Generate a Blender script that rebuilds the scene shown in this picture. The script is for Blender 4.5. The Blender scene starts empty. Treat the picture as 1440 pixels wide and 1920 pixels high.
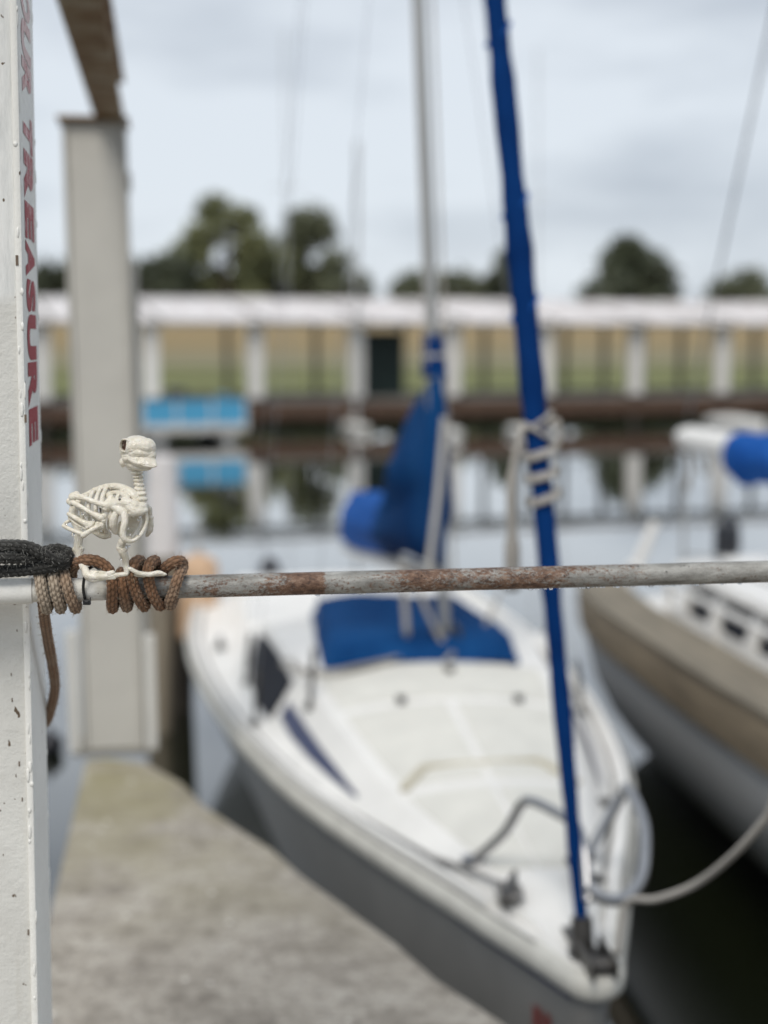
import bpy, math, random
from mathutils import Vector, Matrix, noise
random.seed(7)
scene = bpy.context.scene
col = scene.collection
R = math.radians

# ------------------------------------------------------------------ camera, sky, sun, exposure
F, PITCH, EYE = 2800.0, R(6.52), 2.5
CP, SP = math.cos(PITCH), math.sin(PITCH)
cam_d = bpy.data.cameras.new('camera')
cam = bpy.data.objects.new('camera', cam_d); col.objects.link(cam)
cam.location = (0, 0, EYE)
cam.rotation_euler = (math.pi/2 - PITCH, 0, 0)
cam_d.sensor_fit = 'VERTICAL'; cam_d.sensor_height = 36.0; cam_d.sensor_width = 27.0
cam_d.lens = F/1920*36
cam_d.clip_start = 0.05; cam_d.clip_end = 6000
cam_d.dof.use_dof = True
cam_d.dof.focus_distance = 1.735
cam_d.dof.aperture_fstop = 2.15
scene.camera = cam

SUN_EL, SUN_AZ = R(52), R(200)      # azimuth clockwise from +Y: behind the camera, a little to the left
world = bpy.data.worlds.new('World'); scene.world = world; world.use_nodes = True
wn, wl = world.node_tree.nodes, world.node_tree.links
bg = wn['Background']; bg.inputs['Strength'].default_value = 0.1
sky = wn.new('ShaderNodeTexSky'); sky.sky_type = 'NISHITA'; sky.sun_disc = False
sky.sun_elevation = SUN_EL; sky.sun_rotation = SUN_AZ
tc = wn.new('ShaderNodeTexCoord')
mp = wn.new('ShaderNodeMapping'); mp.inputs['Scale'].default_value = (1.6, 1.6, 5.5)
mp.inputs['Location'].default_value = (0.35, 0.1, 0.2)
n1 = wn.new('ShaderNodeTexNoise'); n1.inputs['Scale'].default_value = 2.6; n1.inputs['Detail'].default_value = 6
n1.inputs['Roughness'].default_value = 0.5
cr = wn.new('ShaderNodeValToRGB')
cr.color_ramp.elements[0].position = 0.38; cr.color_ramp.elements[0].color = (4.55, 5.0, 5.6, 1)
cr.color_ramp.elements[1].position = 0.60; cr.color_ramp.elements[1].color = (6.6, 7.1, 7.65, 1)
mx = wn.new('ShaderNodeMix'); mx.data_type = 'RGBA'; mx.inputs['Factor'].default_value = 0.93
wl.new(tc.outputs['Generated'], mp.inputs['Vector']); wl.new(mp.outputs['Vector'], n1.inputs['Vector'])
wl.new(n1.outputs['Fac'], cr.inputs['Fac'])
wl.new(sky.outputs['Color'], mx.inputs['A']); wl.new(cr.outputs['Color'], mx.inputs['B'])
wl.new(mx.outputs['Result'], bg.inputs['Color'])

sd = bpy.data.lights.new('sun', 'SUN'); sd.energy = 2.2; sd.angle = R(28); sd.color = (1.0, 0.94, 0.85)
sun = bpy.data.objects.new('sun', sd); col.objects.link(sun)
to_sun = Vector((math.sin(SUN_AZ)*math.cos(SUN_EL), math.cos(SUN_AZ)*math.cos(SUN_EL), math.sin(SUN_EL)))
sun.rotation_euler = to_sun.to_track_quat('Z', 'Y').to_euler()
sun.location = to_sun*50

scene.view_settings.view_transform = 'Standard'; scene.view_settings.look = 'None'
scene.view_settings.exposure = 0.22; scene.view_settings.gamma = 1.0
scene.view_settings.use_curve_mapping = False
scene.render.engine = 'CYCLES'
scene.cycles.use_denoising = True
scene.cycles.max_bounces = 8
scene.cycles.caustics_reflective = False; scene.cycles.caustics_refractive = False

# ------------------------------------------------------------------ placing helpers (photo pixel + distance -> metres)
def ray(u, v):
    cx, cy = (u-720)/F, -(v-960)/F
    return Vector((cx, CP + SP*cy, cy*CP - SP))
def at(u, v, Y):
    d = ray(u, v); return Vector((0, 0, EYE)) + d*(Y/d.y)
def onz(u, v, z):
    d = ray(u, v); return Vector((0, 0, EYE)) + d*((z-EYE)/d.z)
AX = Vector((-0.1435, 0.9897, 0)).normalized()      # marina grid: away from the camera
BX = Vector((0.9897, 0.1435, 0)).normalized()       # marina grid: to the right

# ------------------------------------------------------------------ object helpers
WM = {}
def tag(o, label=None, cat=None, group=None, kind=None):
    if label: o['label'] = label
    if cat: o['category'] = cat
    if group: o['group'] = group
    if kind: o['kind'] = kind
    return o
def thing(name, label, cat, loc=(0, 0, 0), rotz=0.0, group=None):
    o = bpy.data.objects.new(name, None); col.objects.link(o)
    o.empty_display_size = 0.1
    o.location = loc; o.rotation_euler = (0, 0, rotz)
    WM[o.name] = Matrix.Translation(loc) @ Matrix.Rotation(rotz, 4, 'Z')
    return tag(o, label, cat, group)
def kids(o): return list(o.children)
def copy_tree(o, parent=None):
    c = o.copy(); col.objects.link(c)
    if parent: c.parent = parent
    for k in kids(o): copy_tree(k, c)
    return c

class MB:
    """collects shapes; build() links them as ONE mesh object"""
    def __init__(s): s.v = []; s.f = []; s.at = []
    def add(s, vs, fs):
        b = len(s.v); s.v += [Vector(p) for p in vs]; s.f += [tuple(i+b for i in f) for f in fs]
        return s
    def box(s, c, size, rot=None, jitter=0):
        hx, hy, hz = size[0]/2, size[1]/2, size[2]/2
        vs = [Vector((x, y, z)) for x in (-hx, hx) for y in (-hy, hy) for z in (-hz, hz)]
        if rot is not None: vs = [rot @ p for p in vs]
        c = Vector(c)
        return s.add([p+c for p in vs], [(0,1,3,2),(4,6,7,5),(0,4,5,1),(2,3,7,6),(0,2,6,4),(1,5,7,3)])
    def bar(s, a, b, w, h, up=(0, 0, 1)):
        a, b = Vector(a), Vector(b); d = (b-a); L = d.length; d.normalize()
        up = Vector(up); x = d.cross(up)
        if x.length < 1e-4: x = d.cross(Vector((1, 0, 0)))
        x.normalize(); z = x.cross(d)
        m = Matrix((x, d, z)).transposed()
        return s.box((a+b)/2, (w, L, h), m)
    def prism(s, poly, z0, z1):
        n = len(poly)
        vs = [(p[0], p[1], z0) for p in poly] + [(p[0], p[1], z1) for p in poly]
        fs = [tuple(range(n-1, -1, -1)), tuple(range(n, 2*n))]
        fs += [(i, (i+1) % n, n+(i+1) % n, n+i) for i in range(n)]
        return s.add(vs, fs)
    def tube(s, pts, rad, seg=10, caps=True, flat=None):
        pts = [Vector(p) for p in pts]; n = len(pts)
        rads = rad if isinstance(rad, (list, tuple)) else [rad]*n
        vs, fs = [], []; ref = None
        for i, p in enumerate(pts):
            t = (pts[min(i+1, n-1)] - pts[max(i-1, 0)]).normalized()
            if ref is None:
                ref = t.cross(Vector((0, 0, 1)))
                if ref.length < 1e-3: ref = t.cross(Vector((0, 1, 0)))
            ref = (ref - t*ref.dot(t)).normalized(); bi = t.cross(ref)
            for k in range(seg):
                a = 2*math.pi*k/seg
                vs.append(p + (ref*math.cos(a) + bi*math.sin(a)*(flat or 1))*rads[i])
        for i in range(n-1):
            for k in range(seg):
                fs.append((i*seg+k, i*seg+(k+1) % seg, (i+1)*seg+(k+1) % seg, (i+1)*seg+k))
        if caps:
            fs.append(tuple(range(seg-1, -1, -1))); fs.append(tuple(range((n-1)*seg, n*seg)))
        return s.add(vs, fs)
    def ball(s, c, r, seg=14, rings=9, rot=None):
        c = Vector(c); r = Vector(r) if not isinstance(r, (int, float)) else Vector((r, r, r))
        vs = []; fs = []
        for i in range(1, rings):
            th = math.pi*i/rings
            for k in range(seg):
                a = 2*math.pi*k/seg
                vs.append(Vector((r.x*math.sin(th)*math.cos(a), r.y*math.sin(th)*math.sin(a), r.z*math.cos(th))))
        vs.append(Vector((0, 0, r.z))); vs.append(Vector((0, 0, -r.z)))
        for i in range(rings-2):
            for k in range(seg):
                fs.append((i*seg+k, (i+1)*seg+k, (i+1)*seg+(k+1) % seg, i*seg+(k+1) % seg))
        T, B = len(vs)-2, len(vs)-1
        for k in range(seg):
            fs.append((T, k, (k+1) % seg)); fs.append((B, (rings-2)*seg+(k+1) % seg, (rings-2)*seg+k))
        if rot is not None: vs = [rot @ p for p in vs]
        return s.add([p+c for p in vs], fs)
    def loft(s, secs, closed=False, cap0=False, cap1=False):
        m = len(secs[0]); vs = [p for sec in secs for p in sec]; fs = []
        for i in range(len(secs)-1):
            for k in range(m if closed else m-1):
                k2 = (k+1) % m
                fs.append((i*m+k, i*m+k2, (i+1)*m+k2, (i+1)*m+k))
        if cap0: fs.append(tuple(range(m-1, -1, -1)))
        if cap1: fs.append(tuple(range((len(secs)-1)*m, len(secs)*m)))
        return s.add(vs, fs)
    def build(s, name, mat, parent=None, smooth=False, bevel=0.0, world=False, remesh=0.0, disp=None, seg=2, fix=True):
        me = bpy.data.meshes.new(name)
        vs = s.v
        if parent is not None and world:
            inv = WM[parent.name].inverted(); vs = [inv @ p for p in vs]
        me.from_pydata([tuple(p) for p in vs], [], s.f)
        if fix:
            import bmesh
            bm = bmesh.new(); bm.from_mesh(me); bmesh.ops.recalc_face_normals(bm, faces=bm.faces[:]); bm.to_mesh(me); bm.free()
        o = bpy.data.objects.new(name, me)
        if mat: me.materials.append(mat)
        if remesh or bevel:
            col.objects.link(o)
            if bevel:
                b = o.modifiers.new('b', 'BEVEL'); b.width = bevel; b.segments = seg; b.limit_method = 'ANGLE'; b.angle_limit = R(30)
            if remesh:
                m = o.modifiers.new('r', 'REMESH'); m.mode = 'VOXEL'; m.voxel_size = remesh
                sm = o.modifiers.new('s', 'SMOOTH'); sm.factor = 0.5; sm.iterations = 2
            dg = bpy.context.evaluated_depsgraph_get()
            nm = bpy.data.meshes.new_from_object(o.evaluated_get(dg))
            o.modifiers.clear(); o.data = nm; nm.name = name
            if mat and not nm.materials: nm.materials.append(mat)
        else:
            col.objects.link(o)
        if disp: 
            for vtx in o.data.vertices: vtx.co = disp(vtx.co.copy())
        if smooth:
            o.data.polygons.foreach_set('use_smooth', [True]*len(o.data.polygons))
            if smooth != 'all':
                try: o.data.set_sharp_from_angle(angle=R(38))
                except Exception: pass
        if parent is not None:
            o.parent = parent; WM[o.name] = WM[parent.name]
        else:
            WM[o.name] = Matrix.Identity(4)
        return o

def spline(pts, n=6, closed=False):
    P = [Vector(p) for p in pts]; out = []; N = len(P)
    for i in range(N-1 if not closed else N):
        p1, p2 = P[i], P[(i+1) % N]
        p0 = P[i-1] if (i > 0 or closed) else p1*2-p2
        p3 = P[(i+2) % N] if (i+2 < N or closed) else p2*2-p1
        for k in range(n):
            t = k/n
            out.append(0.5*((2*p1) + (p2-p0)*t + (2*p0-5*p1+4*p2-p3)*t*t + (3*p1-p0-3*p2+p3)*t**3))
    if not closed: out.append(P[-1])
    return out
def lerp(tab, x):
    if x <= tab[0][0]: return tab[0][1]
    for (a, va), (b, vb) in zip(tab, tab[1:]):
        if x <= b: return va + (vb-va)*(x-a)/(b-a)
    return tab[-1][1]
def smoothlerp(tab, x):
    # catmull-rom through a table
    if x <= tab[0][0]: return tab[0][1]
    for i in range(len(tab)-1):
        a, va = tab[i]; b, vb = tab[i+1]
        if x <= b:
            t = (x-a)/(b-a)
            ma = (tab[i+1][1]-tab[i-1][1])/(tab[i+1][0]-tab[i-1][0]) if i > 0 else (vb-va)/(b-a)
            mb = (tab[i+2][1]-tab[i][1])/(tab[i+2][0]-tab[i][0]) if i+2 < len(tab) else (vb-va)/(b-a)
            h = b-a
            return (2*t**3-3*t*t+1)*va + (t**3-2*t*t+t)*h*ma + (-2*t**3+3*t*t)*vb + (t**3-t*t)*h*mb
    return tab[-1][1]

# ------------------------------------------------------------------ materials
def c4(c): return (c[0], c[1], c[2], 1)
class NT:
    def __init__(s, name):
        s.m = bpy.data.materials.new(name); s.m.use_nodes = True
        s.n, s.l = s.m.node_tree.nodes, s.m.node_tree.links
        s.b = s.n['Principled BSDF']; s.tc = s.n.new('ShaderNodeTexCoord')
    def put(s, a, b): s.l.new(a, b)
    def noise(s, scale, detail=4, rough=0.55, stretch=None, coord='Object', dist=0):
        t = s.n.new('ShaderNodeTexNoise'); t.inputs['Scale'].default_value = scale
        t.inputs['Detail'].default_value = detail; t.inputs['Roughness'].default_value = rough
        t.inputs['Distortion'].default_value = dist
        src = s.tc.outputs[coord]
        if stretch:
            mp = s.n.new('ShaderNodeMapping'); mp.inputs['Scale'].default_value = stretch
            s.put(src, mp.inputs['Vector']); src = mp.outputs['Vector']
        s.put(src, t.inputs['Vector']); return t.outputs['Fac']
    def ramp(s, fac, stops):
        r = s.n.new('ShaderNodeValToRGB'); e = r.color_ramp.elements
        while len(e) < len(stops): e.new(0.5)
        for el, (p, c) in zip(e, stops):
            el.position = p; el.color = c4(c) if hasattr(c, '__len__') else (c, c, c, 1)
        s.put(fac, r.inputs['Fac']); return r.outputs['Color']
    def mix(s, fac, a, b, mode='MIX'):
        x = s.n.new('ShaderNodeMix'); x.data_type = 'RGBA'; x.blend_type = mode
        for sock, val in (('Factor', fac), ('A', a), ('B', b)):
            if hasattr(val, 'is_output'): s.put(val, x.inputs[sock])
            elif sock == 'Factor': x.inputs[sock].default_value = val
            else: x.inputs[sock].default_value = c4(val)
        return x.outputs['Result']
    def math(s, op, a, b=0.0):
        x = s.n.new('ShaderNodeMath'); x.operation = op; x.use_clamp = False
        for i, val in enumerate((a, b)):
            if hasattr(val, 'is_output'): s.put(val, x.inputs[i])
            else: x.inputs[i].default_value = val
        return x.outputs[0]
    def sep(s, coord='Object'):
        x = s.n.new('ShaderNodeSeparateXYZ'); s.put(s.tc.outputs[coord], x.inputs[0]); return x.outputs
    def bump(s, h, strength=0.3, dist=0.01):
        b = s.n.new('ShaderNodeBump'); b.inputs['Strength'].default_value = strength; b.inputs['Distance'].default_value = dist
        s.put(h, b.inputs['Height']); s.put(b.outputs['Normal'], s.b.inputs['Normal'])
    def set(s, **k):
        for key, val in k.items():
            sock = s.b.inputs[{'base': 'Base Color', 'rough': 'Roughness', 'metal': 'Metallic', 'spec': 'Specular IOR Level', 'coat': 'Coat Weight', 'trans': 'Transmission Weight', 'ior': 'IOR', 'sss': 'Subsurface Weight', 'sheen': 'Sheen Weight'}[key]]
            if hasattr(val, 'is_output'): s.put(val, sock)
            elif key == 'base': sock.default_value = c4(val)
            else: sock.default_value = val
        return s
def pm(name, base, rough=0.5, metal=0.0, dark=0.82, scale=6, bscale=0, bstr=0.15, bdist=0.004, stretch=None, coat=0.0):
    t = NT(name); f = t.noise(scale, 5, 0.6, stretch)
    d = tuple(x*dark for x in base)
    t.set(base=t.ramp(f, [(0.3, d), (0.65, base)]), rough=rough, metal=metal, coat=coat)
    if bscale: t.bump(t.noise(bscale, 4, 0.6, stretch), bstr, bdist)
    return t.m

M = {}
# thick old white paint with brush marks, chips and grime
def paint(name, base, grime=(0.42, 0.40, 0.35), chips=0.72):
    t = NT(name)
    big = t.noise(3.0, 5, 0.6); fine = t.noise(55, 5, 0.65)
    c = t.ramp(big, [(0.3, tuple(x*0.88 for x in base)), (0.6, base)])
    c = t.mix(t.ramp(fine, [(0.56, 0.0), (0.78, 0.35)]), c, grime)
    spots = t.noise(70, 2, 0.5, (1, 1, 0.5))
    c = t.mix(t.ramp(spots, [(chips, 0.0), (chips+0.03, 1.0)]), c, (0.10, 0.075, 0.05))
    t.set(base=c, rough=0.55)
    t.bump(t.mix(0.5, t.noise(90, 5, 0.7, (1, 1, 0.5)), t.noise(260, 3, 0.6)), 0.4, 0.0025)
    return t.m
M['post_paint'] = paint('old_white_paint', (0.76, 0.765, 0.74))
t = NT('post_two_coats'); z = t.sep('Object')[2]
edge = t.math('ADD', z, t.math('MULTIPLY', t.math('SUBTRACT', t.noise(14, 4, 0.6), 0.5), 0.05))
up = t.ramp(t.math('MULTIPLY', t.math('SUBTRACT', edge, 1.545), 60), [(0.0, 0.0), (1.0, 1.0)])
low = t.ramp(t.noise(4, 5, 0.65), [(0.3, (0.58, 0.575, 0.545)), (0.65, (0.72, 0.72, 0.69))])
brush = t.noise(38, 5, 0.7, (2.4, 2.4, 0.35))
hi = t.ramp(brush, [(0.3, (0.62, 0.635, 0.63)), (0.6, (0.80, 0.81, 0.80))])
c = t.mix(up, low, hi)
run = t.noise(26, 4, 0.6, (1, 1, 0.12)); c = t.mix(t.ramp(run, [(0.60, 0.0), (0.80, 0.4)]), c, (0.40, 0.36, 0.29))
c = t.mix(t.ramp(t.noise(85, 2, 0.5, (1, 1, 0.6)), [(0.695, 0.0), (0.715, 1.0)]), c, (0.12, 0.085, 0.055))
t.set(base=c, rough=0.55); t.bump(t.mix(up, t.noise(120, 4, 0.7), brush), 0.5, 0.003)
M['post_paint'] = t.m
M['post_edge'] = paint('white_edge_paint', (0.82, 0.82, 0.79), chips=0.74)
M['angle_paint'] = paint('dull_white_paint', (0.62, 0.61, 0.575), chips=0.75)
M['mid_paint'] = paint('aged_grey_white_paint', (0.52, 0.505, 0.465), chips=0.76)
# dark red vinyl letters, worn away in flakes towards the top
t = NT('red_lettering'); z = t.sep('Object')[2]
h = t.math('MULTIPLY', t.math('SUBTRACT', z, 1.47), 2.5)       # 0 at the sound letters, 1 at the worn ones
hc = t.n.new('ShaderNodeClamp'); t.put(h, hc.inputs[0]); h = hc.outputs[0]
fl = t.noise(95, 4, 0.7, (1, 1, 0.6))
thr = t.math('ADD', t.math('MULTIPLY', h, 0.30), 0.30)
keep = t.ramp(t.math('ADD', t.math('MULTIPLY', t.math('SUBTRACT', fl, thr), 16), 0.5), [(0.0, 0.0), (1.0, 1.0)])
ghost = t.mix(h, (0.36, 0.07, 0.085), (0.66, 0.50, 0.49))
t.set(base=t.mix(keep, ghost, t.ramp(t.noise(300, 2), [(0.3, (0.24, 0.006, 0.016)), (0.8, (0.38, 0.020, 0.035))])), rough=0.6)
M['letters'] = t.m
# galvanised pipe: white paint at the post end, then bare zinc with rust
t = NT('rusted_galvanised_pipe'); x = t.sep('Object')[0]
stn = t.noise(14, 6, 0.65, (0.35, 1, 1)); sp = t.noise(190, 4, 0.7, (0.55, 1, 1)); big = t.noise(5.5, 3, 0.5, (1, 0.3, 0.3))
zinc = t.ramp(t.noise(70, 5, 0.7, (0.3, 1, 1)), [(0.3, (0.16, 0.155, 0.14)), (0.55, (0.33, 0.325, 0.305)), (0.75, (0.52, 0.515, 0.49))])
sp2 = t.noise(330, 4, 0.75, (0.6, 1, 1)); mid = t.noise(38, 4, 0.65, (0.45, 1, 1))
rust = t.ramp(sp, [(0.35, (0.055, 0.026, 0.016)), (0.52, (0.16, 0.085, 0.052)), (0.68, (0.30, 0.20, 0.14))])
rf = t.math('ADD', t.math('ADD', t.math('MULTIPLY', sp2, 0.8), t.math('MULTIPLY', mid, 0.55)), t.math('MULTIPLY', big, 0.5))
bias = t.ramp(x, [(0.125, 0.05), (0.20, 0.08), (0.30, 0.13), (0.345, 0.22), (0.352, 0.40), (0.380, 0.40), (0.388, 0.13), (0.42, 0.17), (0.50, 0.27), (0.62, 0.25), (0.70, 0.17), (0.78, 0.08), (0.95, 0.06)])
c = t.mix(t.ramp(t.math('ADD', t.math('SUBTRACT', rf, 1.06), bias), [(0.0, 0.0), (0.13, 0.95)]), zinc, rust)
wf = t.ramp(t.math('ADD', x, t.math('MULTIPLY', t.math('SUBTRACT', stn, 0.5), 0.03)), [(0.121, 1.0), (0.126, 0.0)])
white = t.ramp(t.noise(40, 5, 0.6), [(0.35, (0.60, 0.585, 0.53)), (0.6, (0.80, 0.795, 0.76))])
white = t.mix(t.ramp(t.noise(75, 2), [(0.70, 0.0), (0.73, 1.0)]), white, (0.14, 0.09, 0.06))
c = t.mix(wf, c, white)
t.set(base=c, rough=0.55, metal=t.mix(wf, (0.25, 0.25, 0.25), (0, 0, 0)))
t.bump(t.mix(0.5, sp, t.noise(420, 3, 0.6)), 0.8, 0.002)
M['pipe'] = t.m
# braided ropes: colour varies along the length through a 'wear' attribute
def rope_mat(name, a, b, c_):
    t = NT(name); w = t.n.new('ShaderNodeAttribute'); w.attribute_name = 'wear'
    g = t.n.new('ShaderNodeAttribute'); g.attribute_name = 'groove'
    f = t.math('ADD', w.outputs['Fac'], t.math('MULTIPLY', t.math('SUBTRACT', t.noise(35, 4, 0.6), 0.5), 0.9))
    base = t.ramp(f, [(0.15, a), (0.55, b), (0.95, c_)])
    fib = t.noise(900, 3, 0.7)
    base = t.mix(t.ramp(fib, [(0.35, 0.35), (0.7, 0.0)]), base, tuple(x*0.35 for x in a))
    base = t.mix(t.math('POWER', g.outputs['Fac'], 1.3), base, tuple(x*0.18 for x in a))  # grooves between stitches darkened in the colour, standing in for their shade
    t.set(base=base, rough=0.95, sheen=0.15, spec=0.15); t.bump(fib, 0.8, 0.0015)
    return t.m
M['rope_brown'] = rope_mat('brown_rope', (0.34, 0.185, 0.105), (0.47, 0.335, 0.235), (0.62, 0.53, 0.42))
M['rope_dark'] = rope_mat('charcoal_rope', (0.05, 0.05, 0.048), (0.13, 0.13, 0.125), (0.36, 0.36, 0.345))
M['fibre'] = pm('loose_rope_fibre', (0.42, 0.34, 0.25), 0.9)
M['fibre_grey'] = pm('grey_rope_fibre', (0.32, 0.32, 0.30), 0.9)
M['rope_white'] = pm('grey_white_line', (0.42, 0.40, 0.37), 0.9, bscale=300, bstr=0.5)
M['black_plastic'] = pm('black_nylon', (0.012, 0.012, 0.013), 0.35)
# bone coloured plastic
t = NT('bone_plastic'); f = t.noise(70, 5, 0.6)
t.set(base=t.ramp(f, [(0.3, (0.66, 0.61, 0.49)), (0.62, (0.84, 0.80, 0.71))]), rough=0.32, coat=0.3, sss=0.12)
t.b.inputs['Subsurface Radius'].default_value = (0.006, 0.004, 0.002); t.b.inputs['Subsurface Scale'].default_value = 0.4
t.bump(t.mix(0.5, t.noise(210, 5, 0.6), t.noise(700, 3, 0.5)), 0.9, 0.003)
M['bone'] = t.m
t = NT('bone_socket_shade'); t.set(base=(0.15, 0.095, 0.07), rough=0.6); M['socket'] = t.m  # reddish brown socket interior with the hollow's shade painted in
t = NT('rain_drop'); t.set(base=(1, 1, 1), rough=0.0, trans=1.0, ior=1.33); M['drop'] = t.m
# concrete
t = NT('weathered_concrete')
a = t.noise(2.2, 6, 0.65); b = t.noise(6.5, 7, 0.75); cfi = t.noise(70, 5, 0.7)
c = t.ramp(b, [(0.34, (0.20, 0.175, 0.145)), (0.5, (0.385, 0.35, 0.30)), (0.66, (0.53, 0.495, 0.44))])
c = t.mix(t.ramp(t.noise(21, 5, 0.7), [(0.36, 0.5), (0.50, 0.0)]), c, (0.13, 0.11, 0.09))
c = t.mix(t.ramp(cfi, [(0.35, 0.6), (0.6, 0.0)]), c, (0.12, 0.11, 0.095))
yy = t.sep('Object')[1]
alg = t.math('MULTIPLY', t.ramp(t.math('DIVIDE', yy, 6.0), [(0.58, 0.0), (0.84, 1.0)]), t.ramp(a, [(0.38, 0.0), (0.56, 0.85)]))
c = t.mix(alg, c, (0.24, 0.215, 0.115))
c = t.mix(t.ramp(a, [(0.40, 0.0), (0.32, 0.0), (0.62, 0.0), (0.75, 0.5)]), c, (0.13, 0.11, 0.095))
fleck = t.n.new('ShaderNodeTexVoronoi'); fleck.inputs['Scale'].default_value = 15; t.put(t.tc.outputs['Object'], fleck.inputs['Vector'])
fl = t.ramp(fleck.outputs['Distance'], [(0.08, 1.0), (0.15, 0.0)])
pick = t.n.new('ShaderNodeSeparateColor'); t.put(fleck.outputs['Color'], pick.inputs[0])
fl = t.math('MULTIPLY', fl, t.ramp(pick.outputs[0], [(0.72, 0.0), (0.74, 1.0)]))
c = t.mix(fl, c, (0.66, 0.63, 0.58))
t.set(base=c, rough=0.8); t.bump(cfi, 0.4, 0.006)
M['concrete'] = t.m
# murky lake water
t = NT('murky_lake_water')
t.set(base=(0.006, 0.008, 0.003), rough=0.015, ior=1.52, spec=0.5, coat=1.0)
t.b.inputs['Coat Roughness'].default_value = 0.01; t.b.inputs['Coat IOR'].default_value = 1.52
w1 = t.noise(1.6, 3, 0.5, (0.55, 1.5, 1)); w2 = t.noise(7, 3, 0.5, (0.7, 1.3, 1))
t.bump(t.mix(0.35, w1, w2), 0.016, 0.10)
M['water'] = t.m
M['gelcoat'] = pm('white_gelcoat', (0.81, 0.80, 0.775), 0.38, dark=0.87, scale=3.2)
M['nonskid'] = pm('cream_nonskid', (0.70, 0.69, 0.64), 0.7, dark=0.88, scale=8, bscale=160, bstr=0.35)
M['rubrail'] = pm('cream_rubber_rail', (0.66, 0.65, 0.60), 0.5, dark=0.8, scale=9)
M['hull'] = pm('grey_hull_gelcoat', (0.35, 0.35, 0.345), 0.35, dark=0.8, scale=3)
M['hull_white'] = pm('chalky_white_hull', (0.66, 0.67, 0.67), 0.5, dark=0.88, scale=2)
M['boot'] = pm('dark_bottom_paint', (0.018, 0.022, 0.03), 0.5)
M['navy'] = pm('navy_stripe', (0.02, 0.03, 0.10), 0.4)  # trunk stripe, also the painted shadow under the bow rail
M['red'] = pm('red_registration', (0.30, 0.06, 0.055), 0.5)
M['win'] = pm('dark_acrylic_window', (0.010, 0.012, 0.020), 0.55, dark=0.9)
M['win'].node_tree.nodes['Principled BSDF'].inputs['Specular IOR Level'].default_value = 0.12
M['alu'] = pm('dull_aluminium', (0.50, 0.50, 0.49), 0.42, metal=0.6, dark=0.8, scale=4, stretch=(1, 1, 0.2))
M['steel'] = pm('polished_stainless', (0.42, 0.42, 0.43), 0.30, metal=1.0, dark=0.9)
M['darksteel'] = pm('dull_dark_steel', (0.10, 0.095, 0.09), 0.4, metal=0.7)
t = NT('blue_canvas'); f = t.noise(5, 5, 0.6)
t.set(base=t.ramp(f, [(0.3, (0.0008, 0.017, 0.085)), (0.7, (0.0022, 0.032, 0.14))]), rough=0.85, sheen=0.0, spec=0.06)
t.bump(t.noise(16, 4, 0.6, (1, 1, 0.4)), 0.5, 0.02)
M['canvas'] = t.m
t = NT('faded_sunlit_blue_canvas'); f = t.noise(5, 5, 0.6)  # faded cover cloth, also the painted sunlit end of the mainsail cover
t.set(base=t.ramp(f, [(0.3, (0.006, 0.060, 0.27)), (0.7, (0.014, 0.10, 0.37))]), rough=0.85, spec=0.15)
t.bump(t.noise(16, 4, 0.6, (1, 1, 0.4)), 0.5, 0.02)
M['canvas_light'] = t.m
t = NT('worn_blue_canvas'); f = t.noise(4, 5, 0.6, (1, 1, 0.3))
t.set(base=t.ramp(f, [(0.3, (0.002, 0.028, 0.11)), (0.7, (0.009, 0.068, 0.21))]), rough=0.85, spec=0.08)
t.bump(t.noise(12, 4, 0.6, (1.5, 1.5, 0.25)), 0.7, 0.03)
M['canvas_worn'] = t.m
M['strap'] = pm('grey_webbing', (0.44, 0.43, 0.41), 0.8)
M['tan'] = pm('weathered_tan_wood', (0.27, 0.215, 0.145), 0.75, dark=0.6, scale=3, bscale=30, stretch=(6, 0.6, 6))
M['cap_wood'] = pm('weathered_tan_cap', (0.235, 0.205, 0.155), 0.8, dark=0.6, scale=3, bscale=30, stretch=(6, 0.6, 6))
M['grey_wood'] = pm('weathered_grey_wood', (0.185, 0.175, 0.148), 0.8, dark=0.75, scale=4, bscale=30, stretch=(6, 0.6, 6))
M['piling'] = pm('weathered_piling_wood', (0.30, 0.26, 0.20), 0.85, dark=0.5, scale=4, bscale=25, stretch=(3, 3, 0.4))
M['dark_wood'] = pm('dark_wet_wood', (0.045, 0.038, 0.03), 0.8, dark=0.6, scale=5)
M['sleeve'] = pm('white_plastic_sleeve', (0.72, 0.69, 0.68), 0.5, dark=0.85)
M['peach'] = pm('faded_peach_vinyl', (0.62, 0.42, 0.27), 0.45, dark=0.75, scale=7)
M['rubber'] = pm('black_rubber', (0.015, 0.016, 0.022), 0.4)
M['engine'] = pm('dark_engine_cowl', (0.02, 0.023, 0.032), 0.3, coat=0.3)
t = NT('rusty_beam_paint'); f = t.noise(7, 6, 0.65)
t.set(base=t.ramp(f, [(0.35, (0.42, 0.36, 0.27)), (0.52, (0.27, 0.18, 0.10)), (0.68, (0.15, 0.08, 0.04))]), rough=0.8); t.bump(t.noise(50, 4), 0.4, 0.004)
M['rusty_beam'] = t.m
t = NT('white_metal_roofing'); f = t.noise(3.0, 5, 0.65, (4, 0.35, 1))
t.set(base=t.ramp(f, [(0.36, (0.40, 0.33, 0.32)), (0.50, (0.66, 0.64, 0.645)), (0.66, (0.80, 0.79, 0.79))]), rough=0.45)
M['roofing'] = t.m
M['dock_white'] = pm('dock_white_paint', (0.74, 0.72, 0.69), 0.6, dark=0.8, scale=3)
M['dock_grey'] = pm('dock_grey_wood', (0.20, 0.195, 0.18), 0.8, dark=0.7, scale=2)
M['rust_board'] = pm('rust_red_boards', (0.115, 0.066, 0.044), 0.85, dark=0.4, scale=1.6)
M['dark_green'] = pm('dark_green_paint', (0.006, 0.022, 0.018), 0.6)
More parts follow.
